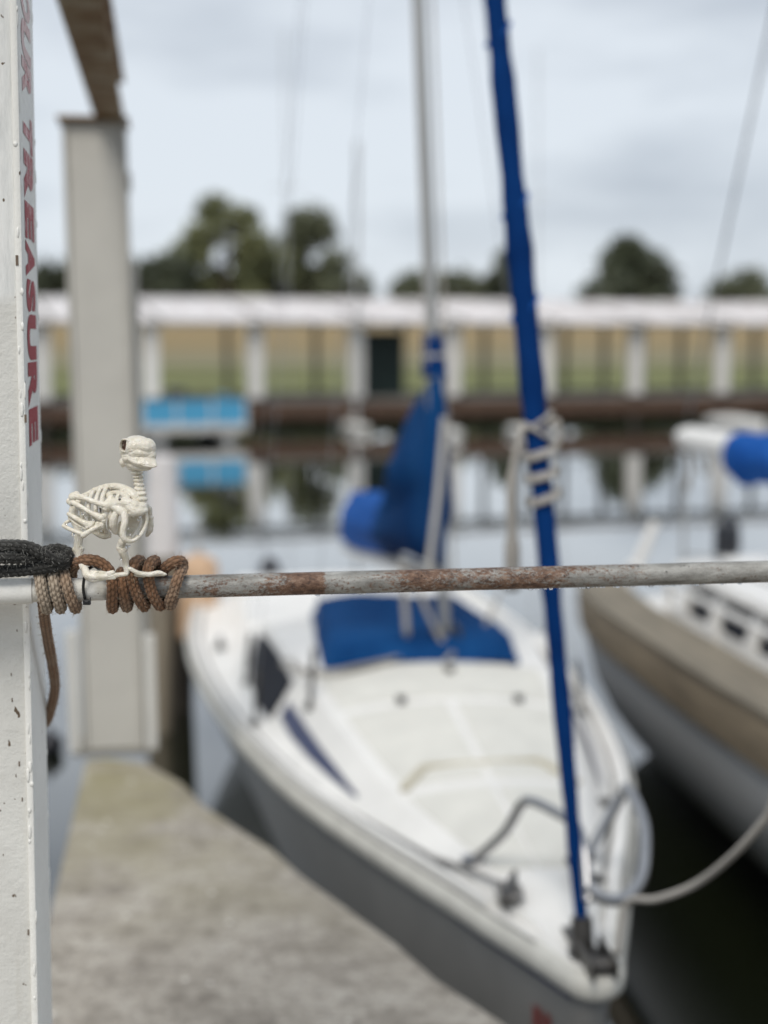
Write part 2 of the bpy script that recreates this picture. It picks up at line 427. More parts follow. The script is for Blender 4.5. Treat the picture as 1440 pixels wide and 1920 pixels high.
M['light_blue'] = pm('sky_blue_paint', (0.085, 0.37, 0.62), 0.5, dark=0.88, scale=3)
M['bark'] = pm('tree_bark', (0.075, 0.06, 0.045), 0.9)
def leafmat(name, a, b):
    t = NT(name); f = t.noise(0.35, 3, 0.6)
    g = t.noise(3.0, 2, 0.6)
    t.set(base=t.mix(t.ramp(g, [(0.35, 0.0), (0.65, 0.6)]), t.ramp(f, [(0.35, a), (0.65, b)]), tuple(x*0.6 for x in a)), rough=0.7); return t.m
M['leaf_olive'] = leafmat('olive_leaves', (0.115, 0.13, 0.058), (0.21, 0.22, 0.10))
M['leaf_dark'] = leafmat('dark_green_leaves', (0.085, 0.098, 0.055), (0.145, 0.155, 0.082))
M['leaf_cedar'] = leafmat('cedar_leaves', (0.050, 0.062, 0.036), (0.085, 0.10, 0.055))
# bank and dry field: the far rise is straw, a gravel track, then mown green, dark at the shore
t = NT('dry_grass_field'); yy = t.sep('Object')[1]; nz = t.noise(0.12, 5, 0.6, (0.25, 1, 1))
d = t.math('DIVIDE', t.math('ADD', t.math('SUBTRACT', yy, t.math('MULTIPLY', t.sep('Object')[0], 0.30)), t.math('MULTIPLY', t.math('SUBTRACT', nz, 0.5), 7)), 130.0)
c = t.ramp(d, [(0.36, (0.15, 0.165, 0.06)), (0.44, (0.13, 0.15, 0.05)), (0.50, (0.155, 0.165, 0.06)), (0.535, (0.20, 0.185, 0.12)), (0.58, (0.19, 0.165, 0.095)), (0.66, (0.235, 0.172, 0.082)), (0.85, (0.265, 0.185, 0.082))])
c = t.mix(t.ramp(t.noise(0.9, 5, 0.7, (0.3, 1, 1)), [(0.35, 0.4), (0.6, 0.0)]), c, (0.17, 0.15, 0.07))
t.set(base=c, rough=0.95); t.bump(t.noise(4, 5, 0.7), 0.6, 0.08)
M['field'] = t.m

# ------------------------------------------------------------------ the setting
wat = MB().add([(-900, -300, 0), (900, -300, 0), (900, 70, 0), (-900, 70, 0)], [(0, 1, 2, 3)]).build('water', M['water'])
tag(wat, kind='structure')
def shear(x): return 0.30*max(-60.0, min(60.0, x))
def field_z(x, y):      # the bank follows the line of the far dock
    t = [(44.6, -0.5), (45.4, 0.12), (47.5, 0.42), (55, 0.85), (70, 1.55), (127, 4.5), (172, 5.2), (400, 5.5), (3000, 6)]
    return lerp(t, y - shear(x)) + (0.16*noise.noise((x*0.06, y*0.06, 0)) if 60 < y < 400 else 0)
mb = MB(); ys = [44.6, 45.0, 45.4, 46, 47.5, 49, 51, 55, 60, 68, 78, 90, 105, 125, 150, 200, 400, 1000, 3000]
xs = [-2500, -600, -200, -90] + [-60+3*i for i in range(41)] + [90, 200, 600, 2500]
mb.loft([[Vector((x, y+shear(x), field_z(x, y+shear(x)))) for x in xs] for y in ys])
tag(mb.build('field', M['field'], smooth='all'), kind='structure')

# concrete pier: main walkway under the viewer, a tapering gusset out to the grey post
tipL, tipR = onz(140, 1428, 1.0), onz(292, 1432, 1.0)
edge = onz(950, 1920, 1.0)
e_dir = (edge-tipR).normalized()
P2 = tipR + e_dir*((2.05-tipR.y)/e_dir.y)
Lb = tipL - AX*((tipL.y-1.75)/AX.y)
poly = [tipL + Vector((0.03, 0.03, 0)), tipL + Vector((0.10, 0.06, 0)), tipR + Vector((-0.10, 0.05, 0)), tipR + Vector((-0.03, 0.02, 0))]
for i in range(1, 15): poly.append(tipR + (P2-tipR)*(i/14) + Vector((0.012*math.sin(i*2.1), 0.012*math.cos(i*1.3), 0)))
poly += [P2 + BX*4.5, P2 + BX*4.5 - AX*3.8, Lb - BX*4.5 - AX*3.4, Lb - BX*4.5, Lb]
poly = poly[::-1]
pier = MB().prism(poly, 0.66, 1.0).build('pier', M['concrete'], bevel=0.018)
tag(pier, kind='structure')
mb = MB()
for k, p in enumerate([tipR + e_dir*0.35 - BX*0.16, tipR + e_dir*2.6 - BX*0.35, P2 + BX*2.5 - AX*0.5, Lb - BX*2 - AX*0.6]):
    mb.tube([(p.x, p.y, -1.2), (p.x, p.y, 0.655)], 0.13, 12)
tag(mb.build('pier_footing', M['dark_wood'], smooth=True), kind='structure')
wal = MB(); off = Vector((e_dir.y, -e_dir.x, 0))*-1
a0 = tipR + e_dir*0.05 + off*0.045; b0 = P2 + off*0.045
wal.bar((a0.x, a0.y, 0.78), (b0.x, b0.y, 0.78), 0.085, 0.12)
tag(wal.build('pier_edge_timber', M['grey_wood'], pier, bevel=0.01), None)

# ------------------------------------------------------------------ near painted post with red lettering
PY = 1.805
cn = at(61, 1400, PY); lean = math.tan(R(0.35)); PZ = cn.z
PM = Matrix.Translation((cn.x, cn.y, 0)) @ Matrix.Rotation(math.atan2(BX.y, BX.x), 4, 'Z')
post = thing('painted_post', 'thick white painted steel post with faded red capital letters down its side', 'post', (cn.x, cn.y, 1.0), math.atan2(BX.y, BX.x))
def pl(p): return Vector((p[0] + (p[2]-PZ)*lean, p[1], p[2]-1.0))
def pbox(name, x0, x1, y0, y1, z0, z1, mat, bevel, sub=None):
    m = MB(); n = 40; secs = []
    for i in range(n+1):
        zz = z0+(z1-z0)*i/n
        secs.append([pl((x0, y0, zz)), pl((x1, y0, zz)), pl((x1, y1, zz)), pl((x0, y1, zz))])
    m.loft(secs, True, True, True)
    return m.build(name, mat, sub or post, bevel=bevel, smooth=True)
pbox('web', -0.30, -0.004, 0.004, 0.20, 1.0, 4.2, M['post_paint'], 0.002)
pbox('flange', -0.0085, 0.0, 0.0, 0.214, 1.0, 4.2, M['post_edge'], 0.0022)
# letters: (character, top pixel, bottom pixel)
def wz(v): return at(60, v, PY).z
fc = None
for ch, v0, v1 in [('O', -62, 2), ('U', 6, 84), ('R', 88, 160), ('T', 192, 264), ('R', 268, 364), ('E', 368, 440), ('A', 444, 514), ('S', 518, 583), ('U', 587, 677), ('R', 681, 767), ('E', 771, 842)]:
    cu = bpy.data.curves.new('letter', 'FONT'); cu.body = ch; cu.offset = 0.06; cu.resolution_u = 6
    tmp = bpy.data.objects.new('letter', cu); col.objects.link(tmp)
    dg = bpy.context.evaluated_depsgraph_get(); me = bpy.data.meshes.new_from_object(tmp.evaluated_get(dg))
    bpy.data.objects.remove(tmp)
    xs_ = [v.co.x for v in me.vertices]; ys_ = [v.co.y for v in me.vertices]
    x0, x1, y0, y1 = min(xs_), max(xs_), min(ys_), max(ys_)
    for v in me.vertices:
        a = (v.co.x-x0)/(x1-x0); b = (v.co.y-y0)/(y1-y0)
        zz = wz(v0) + (wz(v1)-wz(v0))*a                       # reads downwards
        v.co = pl((0.0006, 0.040 + 0.128*b, zz))
        v.co.z += 0.0
    me.materials.clear(); me.materials.append(M['letters'])
    o = bpy.data.objects.new('letter', me); col.objects.link(o); o.parent = post
# paint blisters and chips standing proud on the edges
mb = MB()
for k in range(46):
    zz = random.uniform(1.2, 3.3)
    mb.ball(pl((-0.004 + random.uniform(-0.003, 0.003), -0.0002, zz)), (0.0022*random.uniform(.5, 1.3), 0.0009, 0.006*random.uniform(.4, 1.6)), 6, 4)
for k in range(60):
    mb.ball(pl((0.0, random.choice([0.004, 0.209]) + random.uniform(-0.003, 0.003), random.uniform(1.2, 3.3))), (0.0012, 0.0022*random.uniform(.5, 1.3), 0.009*random.uniform(.4, 1.6)), 6, 4)
b_ = mb.build('paint_blister', M['post_edge'], post, smooth='all'); b_['kind'] = 'stuff'
mb = MB()
for u, v, s in [(26, 488, 1.0), (44, 785, .8), (22, 1313, .4), (36, 1433, .5), (42, 1500, .4), (30, 1455, .3), (55, 1750, .6), (15, 1120, .3), (20, 1265, .3)]:
    p = at(u, v, PY-0.001); q = PM.inverted() @ p
    mb.box(pl((q.x, -0.0002 if q.x > -0.0085 else 0.0038, p.z)), (0.0032*s, 0.0012, 0.012*s))
c_ = mb.build('paint_chip', pm('bare_rusty_steel', (0.16, 0.12, 0.09), 0.8, scale=200), post); c_['kind'] = 'stuff'

# ------------------------------------------------------------------ horizontal pipe
pA = at(0, 1109, 1.745); pB = at(1440, 1071.5, 1.745 + (1440/2800*1.79)*BX.y/BX.x*1.0)
pd = (pB-pA).normalized(); pstart = pA - pd*0.62; pend = pA + pd*2.6
PR = 0.01385
pipe = thing('rail_pipe', 'rusty galvanised rail pipe crossing the whole picture, painted white at its post end', 'pipe', pA, math.atan2(pd.y, pd.x))
def pipe_pt(u, v, d=0.0):
    """pixel + offset in mm from the pipe's axis plane, towards (-) or away from (+) the viewer"""
    k = at(u, v, 1.75); tt = (k.x-pA.x)/pd.x
    ax = pA + pd*tt
    return at(u, v, ax.y + d*0.001)
mb = MB(); n = 260
pts = [pstart + (pend-pstart)*(i/n) for i in range(n+1)]
mb.tube(pts, [PR*(1+0.012*noise.noise((i*0.35, 0, 0))) for i in range(n+1)], 28)
mb.build('tube', M['pipe'], pipe, world=True, smooth=True)
cS, cE = pipe_pt(-420, 1119), pipe_pt(62, 1107.5)
ax0 = pA + pd*((cE.x-pA.x)/pd.x)
mb = MB(); mb.tube([pstart, ax0 - pd*0.001, ax0], [PR+0.0016, PR+0.0016, PR+0.0008], 28)
mb.build('painted_sleeve', M['post_edge'], pipe, world=True, smooth=True)
mb = MB()
for k in range(70):
    u = random.choice([random.uniform(450, 1000), random.uniform(980, 1440), random.uniform(980, 1440), random.uniform(1100, 1300)])
    p = pA + pd*(((u-0)/2800*1.80))
    s = random.uniform(0.3, 0.95)
    mb.ball(p + Vector((0, 0, -PR-0.0006*s)), (0.0032*s, 0.0025*s, 0.0019*s), 8, 6)
for k in range(26):
    p = pA + pd*random.uniform(0.22, 0.95); a = random.uniform(0.15, 1.2); s = random.uniform(0.3, 0.9)
    mb.ball(p + Vector((0, -math.cos(a)*PR, math.sin(a)*PR)), (0.0016*s, 0.0012*s, 0.0014*s), 8, 6)
w_ = mb.build('water_drop', M['drop'], pipe, world=True, smooth='all'); w_['kind'] = 'stuff'

# ------------------------------------------------------------------ ropes
def rope_mesh(name, path, r, mat, label, cat, wear, fib=None, nf=0, group=None, seg=40, into=None):
    """braided tube: herringbone stitches pushed out of the surface"""
    P = [path[0]]; acc = []
    step = r*0.10
    # resample evenly
    L = [0.0]
    for a, b in zip(path, path[1:]): L.append(L[-1] + (b-a).length)
    n = int(L[-1]/step); Q = []; j = 0
    for i in range(n+1):
        d = L[-1]*i/n
        while j < len(L)-2 and L[j+1] < d: j += 1
        t = (d-L[j])/max(1e-9, L[j+1]-L[j]); Q.append(path[j].lerp(path[j+1], t))
    vs, fs, wr, gr, nr = [], [], [], [], []; ref = None
    pitch = r*0.95; lanes = 8
    for i, p in enumerate(Q):
        t = (Q[min(i+1, n)]-Q[max(i-1, 0)]).normalized()
        if ref is None:
            ref = t.cross(Vector((0.3, 1, 0.2)))
        ref = (ref - t*ref.dot(t)).normalized(); bi = t.cross(ref)
        l = i*L[-1]/n
        rr = r*(1+0.035*noise.noise((l*60, 3.1, r*900)))
        for k in range(seg):
            th = k/seg*lanes
            lane = math.floor(th); fr = th-lane
            ph = ((l + 0.0016*noise.noise((l*90, lane*3.7, r*500)))/pitch + 0.5*(lane % 2) + (abs(fr-0.5)*0.9)) % 1.0
            bul = math.sqrt(max(0.0, math.sin(math.pi*ph)))*math.sqrt(max(0.0, math.sin(math.pi*min(max(fr, 0.03), 0.97))))
            a = 2*math.pi*k/seg
            nrm = ref*math.cos(a) + bi*math.sin(a)
            q = p + nrm*rr*(0.80 + 0.23*bul*(1+0.22*noise.noise((l*330, lane*5.1, 1.0)))) + nrm*r*0.045*noise.noise(p*140)
            vs.append(q); nr.append(nrm); wr.append(wear(l/L[-1])); gr.append(1.0-bul)
    for i in range(n):
        for k in range(seg):
            fs.append((i*seg+k, i*seg+(k+1) % seg, (i+1)*seg+(k+1) % seg, (i+1)*seg+k))
    fs.append(tuple(range(seg-1, -1, -1))); fs.append(tuple(range(n*seg, (n+1)*seg)))
    loc = Q[0].copy(); th_ = into or thing(name, label, cat, loc, 0, group)
    mb = MB(); mb.add(vs, fs)
    o = mb.build('braided_cord', mat, th_, world=True, smooth='all')
    for nm, dat in (('wear', wr), ('groove', gr)):
        at_ = o.data.attributes.new(nm, 'FLOAT', 'POINT'); at_.data.foreach_set('value', dat)
    if nf:
        fm = MB()
        for k in range(nf):
            i = random.randrange(len(vs)); a = vs[i]; nn = nr[i]
            dr = (nn*random.uniform(0.35, 1.0) + Vector((random.gauss(0, .7), random.gauss(0, .4), random.gauss(0, .7)))).normalized()
            ln = random.uniform(0.0015, 0.0055); c = a + dr*ln*0.6 + nn*0.0004; e = c + (dr + Vector((random.gauss(0, .6), 0, random.gauss(0, .6)))).normalized()*ln*0.6
            fm.tube([a - nn*0.0006, c, e], [0.0002, 0.00017, 0.0001], 3, False)
        f_ = fm.build('loose_fibre', fib, th_, world=True, fix=False); f_['kind'] = 'stuff'
    return th_
RR = 0.0069
raw = [(70,1366,330),(84,1356,310),(94,1334,280),(103,1290,225),(98,1245,160),(90,1200,100),(85,1168,58),(82,1145,34),(79,1120,23),(76,1094,20),(73,1076,8),
 (73,1073,-4),(75,1084,-17),(78,1107,-21),(84,1130,-17),(88,1142,-3),(90,1136,12),(92,1107,21),(94,1084,16),(96,1073,2),
 (98,1076,-10),(101,1090,-20),(105,1112,-20),(111,1133,-14),(114,1142,0),(115,1130,15),(116,1107,21),(117,1084,16),(118,1072,2),
 (120,1076,-10),(124,1092,-20),(130,1114,-20),(138,1133,-14),(142,1141,0),(143,1128,15),(140,1105,22),(135,1084,20),(136,1066,8),(146,1054,-12),
 (164,1050,-22),(184,1053,-24),(201,1065,-24),(209,1084,-23),(211,1106,-23),(210,1128,-19),(211,1141,-4),(215,1130,14),(221,1103,21),(226,1080,14),
 (228,1073,0),(228,1082,-15),(230,1104,-21),(234,1126,-17),(238,1139,-2),(242,1124,16),(248,1095,22),(256,1068,16),(263,1054,4),(262,1051,-8),(253,1055,-22),
 (247,1070,-28),(249,1092,-24),(257,1116,-20),(266,1132,-12),(272,1137,2),(274,1118,18),(278,1090,22),(284,1067,16),(291,1055,4),(290,1051,-8),(282,1056,-22),
 (277,1071,-28),(280,1093,-24),(287,1116,-20),(296,1131,-12),(302,1135,2),(305,1114,18),(304,1088,21),(304,1073,8),(309,1066,-8),(320,1057,-16),(333,1052,-12),
 (341,1054,0),(343,1064,2),(338,1072,-12),(332,1088,-21),(325,1110,-21),(319,1127,-15),(319,1135,-2),(324,1128,12),(328,1112,18)]
path = spline([pipe_pt(u, v, d) for u, v, d in raw], 8)
def wear_b(t): return lerp([(0, .35), (.22, .35), (.29, .95), (.42, .75), (.50, .35), (.58, .05), (.64, .15), (.68, .6), (.74, .15), (.88, .10), (.95, .35), (1, .55)], t)
brown = rope_mesh('brown_rope', path, RR, M['rope_brown'], 'fuzzy brown braided rope wound in coils round the pipe, one tail hanging', 'rope', wear_b, M['fibre'], 1700)
rawd = [(-160,1040,-10),(-90,1024,-22),(-30,1021,-27),(20,1023,-28),(55,1027,-27),(82,1038,-26),(98,1050,-25),(112,1051,-24),(120,1044,-20),(114,1033,-14),(95,1027,-8),(84,1030,-4),
 (90,1040,2),(105,1056,-8),(90,1061,-20),(60,1055,-27),(25,1050,-28),(-30,1048,-27),(-100,1052,-20),(-160,1060,-8)]
rawd = [(-200,1052,-4),(-110,1030,-20),(-40,1024,-26),(10,1023,-28),(48,1025,-28),(78,1037,-27),(98,1049,-26),(112,1053,-22),(122,1047,-16),(121,1037,-12),(110,1031,-10),(92,1033,-12),
 (60,1045,-22),(20,1046,-29),(-40,1046,-29),(-110,1050,-24),(-200,1064,-6)]
pathd = spline([pipe_pt(u, v, d) for u, v, d in rawd], 9)
darkr = rope_mesh('charcoal_rope', pathd, 0.0075, M['rope_dark'], 'charcoal grey braided rope looped in a flattened bundle above the white pipe end', 'rope', lambda t: 0.35+0.3*math.sin(t*9), M['fibre_grey'], 900)
rawd2 = [(-200,1085,10),(-110,1078,-8),(-40,1074,-17),(10,1071,-19),(45,1069,-19),(75,1065,-20),(100,1061,-22),(121,1055,-14),(129,1046,-2),(126,1036,6),(112,1032,10),(90,1036,14),(40,1040,16),(-40,1045,16),(-200,1060,12)]
pathd2 = spline([pipe_pt(u, v, d) for u, v, d in rawd2], 9)
mbk = darkr
rope_mesh('charcoal_rope', pathd2, 0.0076, M['rope_dark'], None, None, lambda t: 0.2+0.25*math.sin(t*7+1), M['fibre_grey'], 500, into=darkr)

# cable tie
tie = thing('cable_tie', 'thin black cable tie binding the white plastic foot to the pipe', 'cable tie', pipe_pt(163, 1128, -16))
tp = spline([pipe_pt(u, v, d) for u, v, d in [(184,1066,-12),(178,1063,-17),(170,1064,-19),(163,1070,-21),(159,1080,-22),(156.5,1094,-19.5),(156.5,1108,-17),(159,1121,-15.5),(162,1130,-10),(163,1131,2),(165,1118,16),(170,1095,18),(178,1076,12),(186,1068,-2),(184,1066,-12)]], 6)
secs = []
for i, p in enumerate(tp):
    t_ = (tp[min(i+1, len(tp)-1)]-tp[max(i-1, 0)]).normalized()
    wd = (pd - t_*pd.dot(t_)).normalized(); th = t_.cross(wd)
    secs.append([p+wd*.0017+th*.0007, p-wd*.0017+th*.0007, p-wd*.0017-th*.0007, p+wd*.0017-th*.0007])
MB().loft(secs, True).build('strap', M['black_plastic'], tie, world=True, smooth=True)
hd = MB(); hc_ = pipe_pt(163, 1129, -17.5)
hd.box(hc_, (0.0088, 0.0056, 0.0062)); hd.box(hc_ + Vector((0.0, -0.003, 0.0002)), (0.0048, 0.0016, 0.0030)); hd.bar(hc_+Vector((0.004, 0, 0.001)), pipe_pt(169.5, 1120, -16), 0.0012, 0.003)
hd.build('head', M['black_plastic'], tie, world=True, bevel=0.0006)

# ------------------------------------------------------------------ toy duck skeleton
DY = 1.735
def K(zx, zy, d=0.0):      # close-up coordinates of the bird, d in mm away from the viewer
    return at(100+zx*0.18056, 790+zy*0.18056, DY + d*0.001)
ZS = 0.18056*DY/F*1.0      # metres per close-up unit
def rz(x): return x*ZS
duck = thing('duck_skeleton', 'small bone white plastic duck skeleton standing on the pipe', 'skeleton figure', K(600, 1560, 0))
def bone(mb, pts, rads, seg=10, n=5, balls=()):
    pp = spline([K(*p) for p in pts], n)
    rr = []
    m = len(pts)-1
    for i in range(len(pp)):
        x = i/n; j = min(int(x), m-1); rr.append(rz(1.0*(rads[j] + (rads[j+1]-rads[j])*(x-j))))
    mb.tube(pp, rr, seg)
    for (i, r) in ((0, rads[0]), (-1, rads[-1])): mb.ball(pp[i], rz(r)*1.0, 10, 7)
    for (x, y, d, r) in balls: mb.ball(K(x, y, d), rz(r), 12, 8)
# body is built from K() points; each piece is moulded smooth
VX = 0.00055
# skull: cranium, cheeks, brow, duck bill turned to the right and a little to the viewer
mb = MB()
mb.ball(K(868, 268, 0), (rz(165), rz(150), rz(122)), 20, 14)
mb.ball(K(960, 262, -8), (rz(108), rz(100), rz(92)), 16, 12)
mb.ball(K(770, 300, 4), (rz(84), rz(110), rz(100)), 16, 12)
mb.ball(K(1010, 290, -8), (rz(60), rz(70), rz(66)), 14, 10)
def ell(cx, cy, d, wx, wy, ang):      # bill section: a flat ellipse leaning with the bill
    out = []
    for k in range(20):
        a = 2*math.pi*k/20; ex, ey = math.cos(a)*wx, math.sin(a)*wy
        ca, sa = math.cos(ang), math.sin(ang)
        # width runs mostly across the picture, thickness up and down
        out.append(K(cx + ex*ca - ey*sa, cy + ex*sa + ey*ca, d))
    return out
secs = [ell(880, 318, 4, 168, 104, .16), ell(890, 345, -3, 172, 104, .18), ell(904, 374, -8, 168, 94, .20), ell(922, 402, -12, 154, 78, .20), ell(944, 428, -16, 138, 54, .18), ell(966, 447, -19, 116, 32, .15), ell(990, 460, -21, 84, 15, .10)]
mb.loft(secs, True, True, True)
mb.ball(K(930, 330, -8), (rz(125), rz(95), rz(75)), 14, 10)
mb.ball(K(1004, 350, -9), (rz(68), rz(64), rz(88)), 14, 10); mb.ball(K(900, 325, -7), (rz(140), rz(95), rz(85)), 16, 10); mb.ball(K(800, 375, -2), (rz(95), rz(85), rz(62)), 14, 10)
sock = K(730, 250, -9)
mb.tube([K(742+math.cos(a)*52, 250+math.sin(a)*66, -11 - 2*math.cos(a)) for a in [2*math.pi*i/16 for i in range(17)]], rz(9), 8, False)
inv = WM[duck.name].inverted(); so_l = inv @ sock; dirn = (inv.to_3x3() @ Vector((0.30, 0.95, -0.03))).normalized()
creases = [(inv @ K(*a), inv @ K(*b)) for a, b in [((690,380,-4),(745,372,-10)),((745,372,-10),(800,392,-16)),((800,392,-16),(850,440,-22)),((850,440,-22),(930,470,-30)),((780,330,-14),(840,312,-18)),((840,312,-18),(960,322,-22))]]
def skull_disp(p):
    d = (p-so_l); al = d.dot(dirn); rad = d - dirn*al
    e = math.sqrt((rad.x/rz(40))**2 + (rad.y/rz(46))**2 + (rad.z/rz(60))**2)
    if e < 1.0 and al < 0.02: p = p + dirn*(0.0085*(1-e**4))
    for a, b in creases:
        ab = b-a; t = max(0, min(1, (p-a).dot(ab)/ab.length_squared)); dd = (p-(a+ab*t)).length
        if dd < 0.0016: p = p + Vector((0, 0.0007, 0))*(1-dd/0.0016)
    return p + Vector((0, 0.0007, 0))*noise.noise(p*230) + Vector((0, 0, 0.0004))*noise.noise(p*420)
skull = mb.build('skull', M['bone'], duck, world=True, remesh=0.0006, disp=skull_disp, smooth='all')
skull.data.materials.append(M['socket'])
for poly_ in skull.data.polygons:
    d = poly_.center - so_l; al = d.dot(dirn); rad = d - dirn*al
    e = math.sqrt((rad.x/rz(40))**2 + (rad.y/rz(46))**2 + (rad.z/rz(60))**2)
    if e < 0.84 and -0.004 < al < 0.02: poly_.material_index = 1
# lower jaw, separated from the bill by a gap
mb = MB()
secs = [ell(805, 415, 8, 100, 66, .35), ell(830, 436, 2, 114, 64, .28), ell(866, 458, -4, 120, 52, .2), ell(905, 476, -9, 108, 38, .14), ell(945, 485, -13, 80, 20, .08)]
mb.loft(secs, True, True, True)
mb.ball(K(735, 420, 2), rz(52), 12, 9); mb.ball(K(722, 455, 6), rz(26), 10, 7)
mb.ball(K(850, 480, 4), (rz(95), rz(70), rz(38)), 12, 9)
mb.build('lower_jaw', M['bone'], duck, world=True, remesh=0.0006, smooth='all')
# neck
neck = MB(); bone(neck, [(865,500,5),(880,570,7),(890,650,6),(902,740,2),(906,820,-3),(890,880,-6)], [44,44,46,48,52,60])
neck = neck.build('neck', M['bone'], duck, world=True, remesh=0.0007, smooth='all')
for (x, y, d, r, q) in [(868,528,5,66,30),(880,572,6.5,60,26),(886,612,6,58,27),(892,655,5,60,28),(899,702,3,64,30),(905,752,0,68,32),(908,806,-3,74,36),(898,862,-6,82,42)]:
    v_ = MB(); ct = K(x, y, d); v_.ball(ct, (rz(r), rz(r), rz(q)), 16, 10, Matrix.Rotation(R(random.uniform(-6, 12)), 3, 'Y'))
    v_.ball(ct + Vector((rz(-r*.75), -rz(10), -rz(4))), rz(q*.62), 9, 7); v_.ball(ct + Vector((rz(r*.7), -rz(10), -rz(4))), rz(q*.62), 9, 7); v_.ball(ct + Vector((rz(4), -rz(r*.85), 0)), rz(q*.55), 9, 7)
    v_.build('vertebra', M['bone'], neck, world=True, remesh=0.0007, smooth='all')
# spine ridge and shoulder girdle
mb = MB()
bone(mb, [(175,830,34),(260,800,32),(350,765,28),(450,712,22),(560,680,15),(660,678,8),(760,712,2),(840,770,-3),(890,850,-5)], [26,34,36,34,36,40,46,52,56], 10, 6)
for i, (x, y, d) in enumerate([(300,775,29),(370,742,27),(430,708,23),(490,685,19),(550,668,15),(605,662,11),(655,664,8),(705,684,5),(755,706,2),(800,735,-1)]):
    mb.ball(K(x, y, d), (rz(30), rz(34), rz(24)), 9, 7)
bone(mb, [(575,880,-10),(660,850,-12),(760,850,-13),(850,880,-14)], [46,52,58,60])
bone(mb, [(560,860,-9),(600,800,-5),(560,770,2),(620,740,0),(700,745,-4),(740,770,-8)], [44,40,26,24,26,30])
bone(mb, [(650,830,-10),(668,780,-6),(700,735,-2),(740,712,0)], [26,20,22,28])
bone(mb, [(690,870,-13),(760,845,-13),(770,790,-10),(745,760,-6)], [34,34,28,28])
bone(mb, [(640,890,-13),(700,930,-16),(735,960,-17)], [44,48,42])
bone(mb, [(780,870,-13),(850,930,-17),(900,940,-17),(955,925,-13)], [60,58,46,34])
mb.ball(K(825, 905, -15), (rz(70), rz(60), rz(56)), 12, 9); mb.ball(K(900, 890, -11), (rz(78), rz(70), rz(58)), 14, 10)
mb.ball(K(575, 872, -9), rz(58), 12, 9); mb.ball(K(548, 905, -10), rz(40), 10, 8)
bone(mb, [(810,950,-18),(835,985,-18)], [30,14])
mb.build('shoulder_girdle', M['bone'], duck, world=True, remesh=0.00065, smooth='all')
# ribs down the back (left in view) and inside the chest
back_ribs = [[(350,770,26),(300,860,8),(300,980,2),(340,1080,6),(420,1150,12)],
             [(420,725,22),(375,820,2),(368,950,-4),(400,1080,2),(460,1160,10)],
             [(490,695,18),(450,800,-2),(440,930,-8),(460,1070,-2),(505,1165,8)],
             [(560,680,14),(515,770,-4),(500,900,-10),(520,1050,-4),(552,1165,6)],
             [(610,678,10),(600,760,16),(585,900,20),(580,1060,18),(585,1180,12)]]
for pts in back_ribs:
    b_ = MB(); bone(b_, pts, [27,25,23,22,19], 8, 5); b_.build('rib', M['bone'], duck, world=True, smooth='all')
for i in range(8):
    b_ = MB(); o_ = i*20
    bone(b_, [(905-o_*0.9, 950+i*6, 4+i*2), (880-o_, 1040, 14), (835-o_*0.9, 1130, 16), (790-o_*0.5, 1200, 8)], [19,20,19,17], 8, 5)
    b_.build('rib', M['bone'], duck, world=True, smooth='all')
for i in range(3):
    b_ = MB(); bone(b_, [(940-i*10, 950, 8+i*6), (962-i*10, 1040, 20+i*7), (925-i*10, 1130, 26+i*5), (850, 1205, 18)], [19,18,17,15], 8, 5)
    b_.build('rib', M['bone'], duck, world=True, smooth='all')
# wishbone loop and breastbone lobes
mb = MB(); bone(mb, [(738,960,-18),(742,1050,-22),(722,1150,-24),(738,1218,-24),(800,1244,-22),(866,1218,-18),(925,1150,-14),(966,1060,-12),(968,980,-12),(945,920,-13)], [40,38,36,36,24,21,20,20,20,26], 10, 6)
mb.build('wishbone', M['bone'], duck, world=True, remesh=0.0006, smooth='all')
mb = MB(); bone(mb, [(665,935,-14),(632,1000,-15),(622,1070,-13),(640,1140,-8),(655,1165,-4)], [34,44,48,34,14]); bone(mb, [(600,930,-8),(578,1040,-8),(575,1130,-4)], [26,20,14])
bone(mb, [(420,1150,8),(480,1180,6),(540,1195,6),(585,1170,8)], [22,30,32,22]); bone(mb, [(585,1195,6),(560,1150,8),(520,1120,10)], [20,40,24]); bone(mb, [(700,1060,2),(680,1150,4),(690,1190,2)], [26,24,12])
bone(mb, [(790,1215,-4),(830,1225,-6),(870,1195,-8)], [20,20,16])
mb.build('breastbone', M['bone'], duck, world=True, remesh=0.0006, smooth='all')
